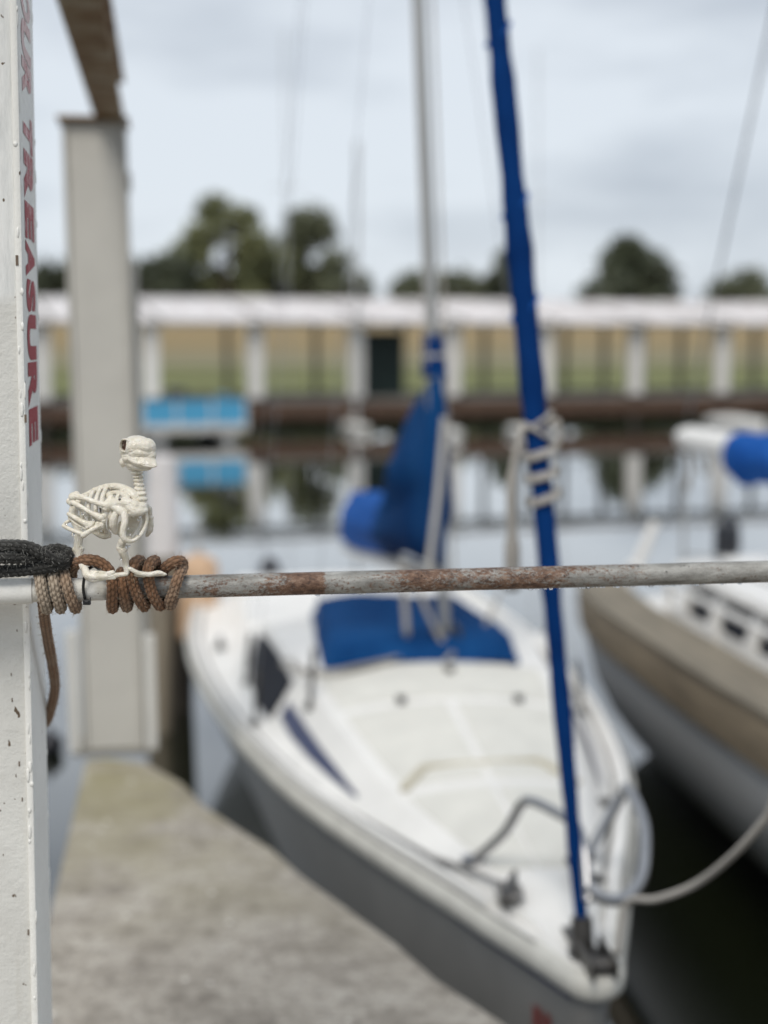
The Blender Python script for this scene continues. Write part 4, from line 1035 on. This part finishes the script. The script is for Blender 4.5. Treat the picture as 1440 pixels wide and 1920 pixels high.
# mooring line from the bow out to the right
def cl_(u, v, Y): return at(u, v, Y)
bowp = WM[boat.name] @ Vector((.05, .02, 1.06))
ml = spline([bowp, cl_(1175, 1694, 3.38), cl_(1230, 1686, 3.3), cl_(1300, 1660, 3.2), cl_(1370, 1607, 3.05), cl_(1440, 1530, 2.9), cl_(1560, 1370, 2.7), Vector((1.42, 2.45, 1.12)), Vector((1.6, 2.25, 1.03))], 7)
m = MB(); m.tube(ml, .0085, 10)
o_ = m.build('mooring_line', M['rope_white'], None, smooth='all'); tag(o_, 'grey white mooring line sagging from the sailboat bow to the right edge', 'rope')

# ------------------------------------------------------------------ right-hand boat
RB = Vector((1.075, 9.1, 0)); RA = math.atan2(-0.1036, 1)   # local +Y runs towards the viewer
rb = thing('motor_sailer', 'white boat with a broad tan gunwale band at the right edge', 'boat', RB, math.pi - 0.0 + 0.1036)
# local frame: x is to the LEFT in view when rotated by pi, so use negative x for inboard
def rbp(i, q, z): return Vector((-i, q, z))   # i = metres inboard from the near edge, q = metres from the stern
LEN = 7.4; BEAM = 2.3
def inset(q): return lerp([(0, .16), (.5, .05), (1.2, 0), (4.8, 0), (5.6, .12), (6.4, .42), (7.0, .8), (7.4, 1.15)], q)
qs = [0, .25, .6, 1.2, 2, 3, 4, 4.8, 5.3, 5.8, 6.3, 6.8, 7.2, 7.38]
def zed(q): return lerp([(0, .84), (3, .88), (5, .95), (7.4, 1.15)], q)
m = MB(); secs = []
for q in qs:
    i0 = inset(q); i1 = BEAM-i0; sec = []
    for z_, rec in ((1, .0), (.85, .015), (.65, .06), (.42, .16), (.2, .33), (.0, .54), (-.22, .74), (-.4, .95)):
        wd = max(.01, (i1-i0)/2); rr = min(rec, wd*.95*rec/.95 if wd < .95 else rec)
        sec.append(rbp(i0+rr, q, zed(q)*z_ if z_ > 0 else z_))
    mirror = [rbp(BEAM-(-p.x), q, p.z) for p in reversed(sec)]
    secs.append(sec+mirror)
m.loft(secs, False, True, True); rh = m.build('hull', M['hull_white'], rb, smooth='all')
for side in (0, 1):
    m = MB(); secs = []; cap = MB(); cs = []
    for q in qs:
        i0 = inset(q); f = (lambda i: i) if side == 0 else (lambda i: BEAM-i)
        z0 = zed(q)
        secs.append([rbp(f(i0-.03), q, z0-.01), rbp(f(i0-.042), q, z0+.10), rbp(f(i0-.03), q, z0+.205), rbp(f(i0+.05), q, z0+.205), rbp(f(i0+.05), q, z0-.01)])
        cs.append([rbp(f(i0-.045), q, z0+.207), rbp(f(i0-.045), q, z0+.228), rbp(f(i0+.25), q, z0+.228), rbp(f(i0+.25), q, z0+.207)])
    m.loft(secs, True, True, True); m.build('gunwale_band', M['tan'], rb, smooth=True)
    cap.loft(cs, True, True, True); cap.build('gunwale_cap', M['cap_wood'], rb)
m = MB(); secs = []
for q in qs: secs.append([rbp(inset(q)+.02, q, zed(q)+.075), rbp(BEAM/2, q, zed(q)+.12), rbp(BEAM-inset(q)-.02, q, zed(q)+.075)])
m.loft(secs); m.build('deck', M['gelcoat'], rb, smooth='all')
# cabin: pillars with dark windows between, a roof with a dark drip groove
def zc(q, h): return zed(q)+.09+h
c0, c1 = 1.1, 5.2
m = MB(); m.loft([[rbp(.36, q, zc(q, 0)), rbp(.40, q, zc(q, .10)), rbp(BEAM-.40, q, zc(q, .10)), rbp(BEAM-.36, q, zc(q, 0))] for q in (c0, 2, 3, 4, c1)], True, True, True)
m.build('cabin_base', M['gelcoat'], rb)
m = MB(); m.loft([[rbp(.43, q, zc(q, .095)), rbp(.50, q, zc(q, .285)), rbp(BEAM-.50, q, zc(q, .285)), rbp(BEAM-.43, q, zc(q, .095))] for q in (c0+.06, 2, 3, 4, c1-.06)], True, True, True)
m.build('window_band', M['win'], rb)
for q in (1.2, 1.7, 2.25, 2.95, 3.65, 4.35, 5.1):
    for side in (0, 1):
        f = (lambda i: i) if side == 0 else (lambda i: BEAM-i)
        m = MB(); m.loft([[rbp(f(.395), q+d, zc(q, .09)), rbp(f(.465), q+d, zc(q, .29)), rbp(f(.53), q+d, zc(q, .29)), rbp(f(.47), q+d, zc(q, .09))] for d in (-.055, .055)], True, True, True)
        m.build('window_pillar', M['gelcoat'], rb)
m = MB(); m.loft([[rbp(.41, q, zc(q, .285)), rbp(.42, q, zc(q, .345)), rbp(.62, q, zc(q, .36)), rbp(.62, q, zc(q, .30))] for q in (c0-.1, 2, 3, 4, c1+.1)], True, True, True)
m.build('roof_rail', M['gelcoat'], rb, bevel=.01)
m = MB(); m.loft([[rbp(.63, q, zc(q, .30)), rbp(.63, q, zc(q, .345)), rbp(BEAM-.42, q, zc(q, .345)), rbp(BEAM-.42, q, zc(q, .30))] for q in (c0-.08, 2, 3, 4, c1+.08)], True, True, True)
m.build('roof_groove', M['win'], rb)
m = MB(); m.loft([[rbp(.66, q, zc(q, .33)), rbp(.69, q, zc(q, .37)), rbp(BEAM/2, q, zc(q, .40)), rbp(BEAM-.45, q, zc(q, .37)), rbp(BEAM-.42, q, zc(q, .33))] for q in (c0-.1, 2, 3, 4, c1+.1)], True, True, True)
m.build('cabin_roof', M['gelcoat'], rb, bevel=.015)
m = MB(); m.tube([rbp(.31, q, zed(q)+.36) for q in (.5, 1.5, 2.5, 3.5, 4.5, 5.3)], .016, 8); m.build('hand_rail', M['gelcoat'], rb, smooth=True)
for q in (.5, 1.3, 2.1, 2.9, 3.7, 4.5, 5.3):
    m = MB(); m.tube([rbp(.31, q, zed(q)+.07), rbp(.31, q, zed(q)+.36)], .022, 8); m.build('stanchion', M['gelcoat'], rb, smooth=True)
# mast, boom with faded blue sail cover and a bundled white sail end
mb0 = Vector((2.55, 5.5, 1.45))
m = MB(); m.tube([mb0, (2.50, 5.5, 9)], .05, 14); m.build('mast', M['alu'], rb, world=True, smooth=True)
e0, e1 = at(1276, 818, 9.2), Vector((2.52, 5.6, 1.86)); bd = (e1-e0)
m = MB(); pts = [e0 + bd*t for t in (.24, .25, .27, .31, .36, .45, .6, .8, 1.0)]
pts = [p + Vector((0, 0, -.035)) for p in pts]
m.tube(spline(pts, 5), [.075]*5 + [.13]*5 + [.125 + .02*math.sin(i*1.7) for i in range(31)], 20)
m.build('sail_cover', M['canvas_light'], rb, world=True, smooth='all', disp=lambda p: p + Vector((.03*noise.noise(p*7), 0, .045*noise.noise(p*6+Vector((4, 4, 4))))))
m = MB(); m.tube(spline([e0, e0+bd*.04, e0+bd*.11, e0+bd*.18, e0+bd*.26], 4), [.03]+[.055]*3+[.075]*4+[.08]*4+[.085]*5, 14)
m.ball(e0 + Vector((.03, .0, -.03)), (.06, .08, .045), 12, 9); m.ball(e0+Vector((.14, -.1, -.06)), (.07, .1, .05), 12, 9)
m.build('sail_end', M['gelcoat'], rb, world=True, remesh=.012, smooth='all')
m = MB(); q_ = at(1292, 845, 9.1); m.tube(spline([q_, q_+Vector((.01, 0, -.12)), q_+Vector((-.01, 0, -.25))], 5), .014, 8); m.tube(spline([q_+Vector((.10, 0, .02)), q_+Vector((.12, 0, -.10)), q_+Vector((.09, 0, -.14)), q_+Vector((.04, 0, .0))], 5), .008, 8)
m.build('reefing_line', M['tan'], rb, world=True, smooth='all')
m = MB(); m.tube([at(1345, 520, 9.4) + (at(1345, 520, 9.4)-at(1437, 80, 7.6))*.9, at(1345, 520, 9.4), at(1437, 80, 7.6), at(1437, 80, 7.6) + (at(1437, 80, 7.6)-at(1345, 520, 9.4))*1.2], .008, 6)
m.build('backstay', M['steel'], rb, world=True)
m = MB(); m.tube([at(1229, 978, 8.9), at(1212, 1020, 8.9), at(1188, 1075, 8.9)], [.03, .034, .034], 10); m.build('stern_pole', M['gelcoat'], rb, world=True, smooth=True)
m = MB(); m.tube([at(1280, 1072, 9.0), at(1282, 985, 9.0), at(1284, 900, 9.0)], .012, 8); m.tube([at(1280, 1040, 9.0), at(1380, 1046, 8.6)], .01, 8)
m.build('stern_rail', M['alu'], rb, world=True, smooth=True)
ob2 = thing('outboard_motor', 'black outboard motor raised at the stern below the bright blue sail cover', 'outboard motor', at(1366, 1080, 9.2), 0, 'outboard motors on boat sterns')
o_ = at(1367, 1000, 9.2)
m = MB(); m.ball(o_, (.07, .11, .125), 16, 12); m.ball(o_+Vector((.0, 0, -.07)), (.075, .10, .09), 16, 12); m.build('cowl', M['engine'], ob2, world=True, remesh=.012, smooth='all')
m = MB(); m.box(o_+Vector((-.06, .02, -.06)), (.05, .07, .22)); m.box(o_+Vector((0, .03, -.30)), (.08, .1, .32)); m.build('midsection', M['engine'], ob2, world=True, bevel=.015)
m = MB(); m.box(o_+Vector((.05, .02, -.22)), (.22, .05, .12)); m.build('bracket', M['gelcoat'], ob2, world=True, bevel=.01)

# ------------------------------------------------------------------ piling, fender, float by the left of the sailboat
pb = onz(300, 1372, 0)
pil = thing('mooring_piling', 'wooden mooring piling with a white sleeve behind the grey column', 'piling', (pb.x, pb.y, 0), 0, 'pilings beside the sailboat')
ptop = at(303, 858, pb.y); pmid = at(306, 1040, pb.y)
m = MB(); m.tube([(pb.x, pb.y, -1), (pb.x, pb.y, 0), pmid], [.085, .085, .10], 14); m.build('shaft', M['piling'], pil, world=True, smooth=True)
m = MB(); m.tube([pmid, ptop, ptop + Vector((0, 0, .015))], [.106, .095, .05], 16); m.build('sleeve', M['sleeve'], pil, world=True, smooth=True)
pb2 = onz(338, 1330, 0)
pil2 = thing('mooring_piling', 'dark stubby piling in shadow beside the sailboat, under the peach fender', 'piling', (pb2.x, pb2.y, 0), 0, 'pilings beside the sailboat')
m = MB(); m.tube([(pb2.x, pb2.y, -1), (pb2.x, pb2.y, 0), at(340, 1130, pb2.y)], [.09, .09, .09], 14); m.build('shaft', M['dark_wood'], pil2, world=True, smooth=True)
fp = at(372, 1105, 9.4)
fen = thing('dock_fender', 'round faded peach fender between the piling and the sailboat quarter', 'fender', fp)
m = MB(); m.tube(spline([fp+Vector((0, 0, .23)), fp+Vector((0, 0, .20)), fp+Vector((0, 0, .1)), fp+Vector((0, 0, -.15)), fp+Vector((0, 0, -.30)), fp+Vector((0, 0, -.36))], 4), [.03, .04, .05, .07]+[.10, .12, .125, .13]+[.13]*9+[.11, .08, .05, .03], 18)
m.build('bladder', M['peach'], fen, world=True, smooth='all')
m = MB(); m.tube([fp+Vector((0, 0, .22)), fp+Vector((.0, 0, .42))], .008, 6); m.tube([fp+Vector((0.03*math.cos(a), 0, .23+.03*math.sin(a))) for a in [2*math.pi*i/12 for i in range(13)]], .008, 6); m.build('lanyard', M['rope_white'], fen, world=True)
bp = onz(92, 1412, 0)
m = MB(); m.ball(bp + Vector((0, 0, .05)), (.09, .09, .085), 18, 12); m.tube([bp+Vector((0, 0, .12)), bp+Vector((0, 0, .165))], [.02, .014], 10)
o_ = m.build('mooring_float', M['rubber'], None, smooth='all'); tag(o_, 'small black float on the water beside the near white post', 'float')

# ------------------------------------------------------------------ far covered dock
D0 = Vector(((285-720)/F*41, 41, 0)); D1 = Vector(((1350-720)/F*46, 46, 0))
dx = (D1-D0).normalized(); DR = math.atan2(dx.y, dx.x); SPC = (D1-D0).length/6
dock = thing('covered_dock', 'long white roofed dock on white posts along the far shore', 'dock', D0, DR)
ux0, ux1 = -4.6*SPC, 10.5*SPC
dep = 6.4; ze, zr, zd = 3.09, 3.86, .92
# roof panels, ribbed, one mesh shared
pw = 1.0
def panel_mesh():
    m = MB(); rows = []
    prof = []
    for k in range(5):
        x0 = k*.2; prof += [(x0, 0), (x0+.13, 0), (x0+.15, .035), (x0+.18, .035)]
    prof.append((1.0, 0))
    sl = (zr-ze)/dep
    for y in (-.45, dep): rows.append([Vector((x*.99, y, sl*y + z)) for x, z in prof])
    m.loft(rows); m.loft([rows[0], [p-Vector((0, 0, .02)) for p in rows[0]]])
    return m
first = None; nP = int((ux1-ux0)/pw)
for k in range(nP):
    if first is None:
        first = panel_mesh().build('roof_panel', M['roofing'], dock)
        o_ = first
    else:
        o_ = first.copy(); col.objects.link(o_)
    o_.location = (ux0+k*pw, random.uniform(-.05, .05), ze+random.uniform(-.015, .015)); o_.parent = dock
MB().box(((ux0+ux1)/2, -.30, ze-.09), (ux1-ux0, .06, .13)).build('eave_beam', M['angle_paint'], dock)
MB().box(((ux0+ux1)/2, dep-.3, zr-.30), (ux1-ux0, .1, .2)).build('back_beam', M['dock_grey'], dock)
fp_ = None; bpst = None; rf_ = None
for i in range(-4, 11):
    x = i*SPC
    if fp_ is None:
        fp_ = MB().box((0, 0, (ze-.19+zd)/2), (.42, .25, ze-.19-zd)).build('post', M['dock_white'], dock, bevel=.01); o_ = fp_
        pilo = MB().tube([(0, 0, -1), (0, 0, zd-.35)], .14, 10).build('dock_piling', M['dark_wood'], dock, smooth=True); o2 = pilo
        rf_ = MB().bar((0, -.25, ze-.02), (0, dep-.35, zr-.08), .08, .16).build('rafter', M['dock_grey'], dock); o3 = rf_
    else:
        o_ = fp_.copy(); o2 = pilo.copy(); o3 = rf_.copy()
        for o__ in (o_, o2, o3): col.objects.link(o__); o__.parent = dock
    o_.location = (x, 0, 0); o2.location = (x, .05, 0); o3.location = (x+.25, 0, 0)
for i in [k for k in range(-8, 22) if k > 5 or k % 2 == 0]:
    x = i*SPC/2 + .35
    if bpst is None: bpst = MB().box((0, dep-.3, (zr-.35+.3)/2), (.15, .15, zr-.35-.3)).build('back_post', M['dock_grey'], dock); o_ = bpst
    else: o_ = bpst.copy(); col.objects.link(o_); o_.parent = dock
    o_.location = (x, 0, 0)
MB().box(((ux0+ux1)/2, 1.1, zd-.09), (ux1-ux0, 2.2, .14)).build('walkway', M['dock_grey'], dock)
MB().box(((ux0+ux1)/2, dep-.6, .82), (ux1-ux0, 1.2, .10)).build('walkway', M['dock_grey'], dock)
bd_ = None
nb = int((ux1-ux0)/1.45)
for k in range(nb):
    if bd_ is None: bd_ = MB().box((0, -.06, zd-.36), (1.42, .05, .46)).build('fascia_board', M['rust_board'], dock); o_ = bd_
    else: o_ = bd_.copy(); col.objects.link(o_); o_.parent = dock
    o_.location = (ux0+.7+k*1.45, random.uniform(-.012, .012), random.uniform(-.03, .03))
for dz in (.45, .75): MB().tube([(ux0, dep-.42, .9+dz), (ux1, dep-.42, .9+dz)], .02, 6).build('rail', M['dock_grey'], dock)
def fdock(u, v, back=0.0):    # a point on the dock's front line seen at column u, 'back' metres deeper
    d = ray(u, v); nrm = Vector((-dx.y, dx.x, 0)); t = (D0 + nrm*back - Vector((0, 0, EYE))).dot(nrm)/d.dot(nrm)
    return Vector((0, 0, EYE)) + d*t
# green store
g0, g1 = fdock(681, 735, 1.0), fdock(757, 735, 1.0)
gc = (g0+g1)/2; gw = (g1-g0).length
sh = thing('storage_locker', 'tall dark green storage locker under the far dock roof', 'locker', (gc.x, gc.y, zd-.02), DR)
m = MB().box((0, .45, .92), (gw, .9, 1.84)).build('body', M['dark_green'], sh, bevel=.02)
MB().box((-gw*.25, -.012, .92), (gw*.47, .02, 1.7)).build('door', M['dark_green'], sh); MB().box((gw*.25, -.012, .92), (gw*.47, .02, 1.7)).build('door', M['dark_green'], sh)
MB().box((0, .45, 1.87), (gw+.1, 1.0, .05)).build('lid', M['dark_green'], sh)
# blue pontoon
q0, q1 = onz(286, 822, 0), onz(474, 822, 0); qc = (q0+q1)/2; qw = (q1-q0).length
bp_ = thing('pontoon_boat', 'sky blue flat fronted pontoon boat with a white lower edge under the far dock', 'pontoon boat', (qc.x, qc.y-1.6, 0), DR)
for k in range(3): MB().box((-qw/2+qw*(k+.5)/3, 0, .76), (qw/3-.05, .05, .62)).build('side_panel', M['light_blue'], bp_, bevel=.02)
for k in range(4): MB().box((-qw/2+qw*k/3, -.01, .76), (.05, .07, .66)).build('rail_post', M['dock_white'], bp_)
MB().box((0, .0, 1.10), (qw+.08, .09, .05)).build('top_rail', M['dock_grey'], bp_); MB().box((0, 1.95, .36), (qw+.06, 4.06, .17)).build('deck', M['dock_white'], bp_)
for k in range(2): MB().box((qw/2*(1-2*k), 2.0, .76), (.05, 3.9, .62)).build('side_panel', M['light_blue'], bp_, bevel=.02)
for k in (-1, 1): MB().tube([(k*qw*.33, -.1, .06), (k*qw*.33, .1, .06), (k*qw*.33, 3.6, .06)], [.10, .25, .25], 14).build('pontoon', M['alu'], bp_, smooth=True)
MB().box((-.3, 1.0, 1.02), (.5, .4, .6)).build('console', M['engine'], bp_, bevel=.05); MB().box((.55, 1.8, .75), (.9, .5, .5)).build('seat', M['engine'], bp_, bevel=.05)
# small boats lying in the far slips
def dinghy(u, v, name, label, cat, w=1.15, h=.55, L=3.2, mast_top=None, mat='gelcoat'):
    p = onz(u, v, 0); nrm = Vector((-dx.y, dx.x, 0))
    t = thing(name, label, cat, (p.x, p.y, 0), DR, 'small boats lying before the far dock')
    m = MB(); secs = []
    for y in (0, .2, .5, .9, 1.4, 2.2, L):
        hw = w/2*min(1, .04+1.25*(y/1.3)**.7) if y < 1.4 else w/2
        zt = h*(1.12-.12*min(1, y/1.5))
        secs.append([Vector((-hw, y, zt)), Vector((-hw*.85, y+.05, .05)), Vector((-hw*.4, y+.15, -.15)), Vector((hw*.4, y+.15, -.15)), Vector((hw*.85, y+.05, .05)), Vector((hw, y, zt)), Vector((hw*.85, y, zt+.03)), Vector((0, y, zt+.09)), Vector((-hw*.85, y, zt+.03))])
    m.loft(secs, True, True, True); m.build('hull', M[mat], t, smooth=True)
    m = MB(); m.loft([[Vector((-w*.27, y, h*.98)), Vector((-w*.22, y+.1, h*1.5)), Vector((w*.22, y+.1, h*1.5)), Vector((w*.27, y, h*.98))] for y in (.95, 2.1)], True, True, True); m.build('cuddy', M['gelcoat'], t, bevel=.03)
    MB().box((0, 1.03, h*1.26), (w*.32, .05, h*.24)).build('window', M['win'], t)
    if mast_top:
        m = MB(); m.tube([(0, 1.3, h*1.4), (mast_top[0], 1.3, mast_top[1])], [.06, .05], 10); m.build('mast', M['alu'], t, smooth=True)
        m = MB(); m.tube([(0, 1.35, h*2.4), (0, L, h*2.2)], [.05, .04], 10); m.build('boom', M['dock_white'], t, smooth=True)
    return t
dinghy(692, 815, 'moored_sailboat', 'small white moored sailboat with bare mast left of the blue sail cover', 'sailboat', 0.40, .15, 2.2, (.05, 7.9))
dinghy(862, 826, 'moored_dinghy', 'small white dinghy lying before the far dock between the mast and the jib', 'dinghy', .85, .17, 2.6)
dinghy(1034, 826, 'moored_dinghy', 'small white dinghy before the far dock just right of the blue jib', 'dinghy', .45, .17, 2.6)
dinghy(1436, 815, 'moored_dinghy', 'white dinghy before the far dock at the right picture edge', 'dinghy', .7, .28, 2.8)
# tall thin masts beyond the dock
for u, v, lab in ((1008, 90, 'faint thin bare mast rising behind the dock right of the jib'), (532, 60, 'faint thin bare mast rising behind the big olive tree')):
    p = at(u, v, 52); t = thing('distant_mast', lab, 'mast', (p.x+.1, 52, .3), 0, 'bare masts beyond the far dock')
    MB().tube([(p.x+.1, 52, .3), (p.x, 52, p.z)], .022, 8).build('spar', M['alu'], t, world=True, smooth=True)
    MB().bar((p.x-.5, 52, p.z*.6), (p.x+.6, 52, p.z*.6), .03, .03).build('crosstree', M['alu'], t, world=True)

# ------------------------------------------------------------------ trees beyond the field
def tree(name, label, u0, u1, vtop, Y, mat, shape, n=1500, leaf=.55, gaps=.0, seed=0):
    rnd = random.Random(seed); uc = (u0+u1)/2
    base_x = (uc-720)/F*Y; bz = field_z(base_x, Y) - .1
    top = at(uc, vtop, Y).z; H = top-bz; W = (u1-u0)/F*Y/2
    t = thing(name, label, 'tree', (base_x, Y, bz), 0, 'trees beyond the field')
    m = MB()
    m.tube([(0, 0, -.3), (.05*W, 0, H*.25), (-.04*W, 0, H*.5), (.02*W, 0, H*.8)], [H*.028+.06, H*.022+.05, H*.014+.04, .04], 9)
    limbs = []
    for k in range(9):
        z0 = H*rnd.uniform(.22, .62); a = rnd.uniform(0, 6.28); d = Vector((math.cos(a), math.sin(a), 0))*W*rnd.uniform(.4, .8)
        m.tube([(0, 0, z0), Vector((0, 0, z0+H*.06))+d*.5, Vector((0, 0, z0+H*.18))+d], [H*.012+.03, H*.008+.02, .02], 6)
    m.build('trunk', M['bark'], t, smooth=True)
    lobes = []
    if shape == 'round':
        for k in range(22):
            a = rnd.uniform(0, 6.28); zf = rnd.uniform(.10, .93); ww = W*(.95*math.sqrt(max(.05, 1-((zf-.42)/.60)**2)))
            r_ = rnd.uniform(.35, .95)
            lobes.append((Vector((math.cos(a)*ww*r_, math.sin(a)*ww*r_*.8, H*zf)), W*rnd.uniform(.30, .48)))
    elif shape == 'open':
        for k in range(20):
            a = rnd.uniform(0, 6.28); zf = rnd.choice([rnd.uniform(.05, .55), rnd.uniform(.5, .93)]); ww = W*(1.0 if zf < .5 else .72)
            r_ = rnd.uniform(.3, 1)
            lobes.append((Vector((math.cos(a)*ww*r_, math.sin(a)*ww*r_*.6, H*zf)), W*rnd.uniform(.22, .36)))
    else:   # cedar: a broad cone
        for k in range(26):
            a = rnd.uniform(0, 6.28); zf = (k+.5)/26*.93+.03; ww = W*(1-zf)**.75; r_ = rnd.uniform(.1, .85)
            lobes.append((Vector((math.cos(a)*ww*r_, math.sin(a)*ww*r_, H*zf)), W*rnd.uniform(.28, .42)*(1.1-zf*.7)))
    vs, fs = [], []
    n = int(n*1.7); leaf *= 1.45
    for k in range(n):
        c, r_ = lobes[rnd.randrange(len(lobes))]
        d = Vector((rnd.gauss(0, 1), rnd.gauss(0, 1), rnd.gauss(0, .85))); d.normalize()
        p = c + d*r_*rnd.uniform(.35, 1.12)
        if p.z < H*.02: continue
        s_ = leaf*rnd.uniform(.5, 1.25)
        a = Vector((rnd.gauss(0, 1), rnd.gauss(0, 1), rnd.gauss(0, .7))).normalized(); b = a.orthogonal().normalized()
        b0_ = len(vs); vs += [p-a*s_*.5, p+b*s_*.3, p+a*s_*.5, p-b*s_*.3]; fs.append((b0_, b0_+1, b0_+2, b0_+3))
    mm = MB(); mm.add(vs, fs); mm.build('crown', mat, t, fix=False)
TR = [('broadleaf_tree', 'tallest olive green tree with an open airy top', 322, 532, 362, 142, 'leaf_olive', 'open', 3600, .62),
      ('broadleaf_tree', 'dark tree with sky gaps right of the tallest olive tree', 470, 676, 400, 150, 'leaf_dark', 'open', 3400, .62),
      ('broadleaf_tree', 'lower olive tree filling the gap between the two tall airy trees', 424, 596, 446, 147, 'leaf_olive', 'open', 2600, .6),
      ('broadleaf_tree', 'low dense tree between the grey column and the tallest tree', 222, 376, 480, 138, 'leaf_cedar', 'round', 2000, .6),
      ('broadleaf_tree', 'rounded dark tree seen between the white post and grey column', 50, 160, 494, 140, 'leaf_cedar', 'round', 1500, .6),
      ('broadleaf_tree', 'low bush like tree above the roof left of the bare far mast', 590, 712, 506, 136, 'leaf_dark', 'round', 1300, .55),
      ('cedar_tree', 'pointed dark cedar standing alone above the far roof at right', 1036, 1318, 452, 132, 'leaf_cedar', 'cone', 3400, .6),
      ('cedar_tree', 'dark tree directly left of the blue furled jib', 872, 1016, 470, 140, 'leaf_cedar', 'cone', 1900, .6),
      ('broadleaf_tree', 'low olive bush tree right of the aluminium mast', 806, 926, 518, 146, 'leaf_dark', 'round', 1100, .55),
      ('broadleaf_tree', 'small low tree peeking out left of the aluminium mast', 722, 826, 512, 146, 'leaf_dark', 'round', 900, .55),
      ('broadleaf_tree', 'low rounded tree above the far roof at the right picture edge', 1318, 1446, 518, 138, 'leaf_dark', 'round', 1200, .55)]
for i, (nm, lab, u0, u1, vt, Y, mt, shp, n, lf) in enumerate(TR):
    tree(nm, lab, u0, u1, vt, Y, M[mt], shp, n, lf, seed=20+i)
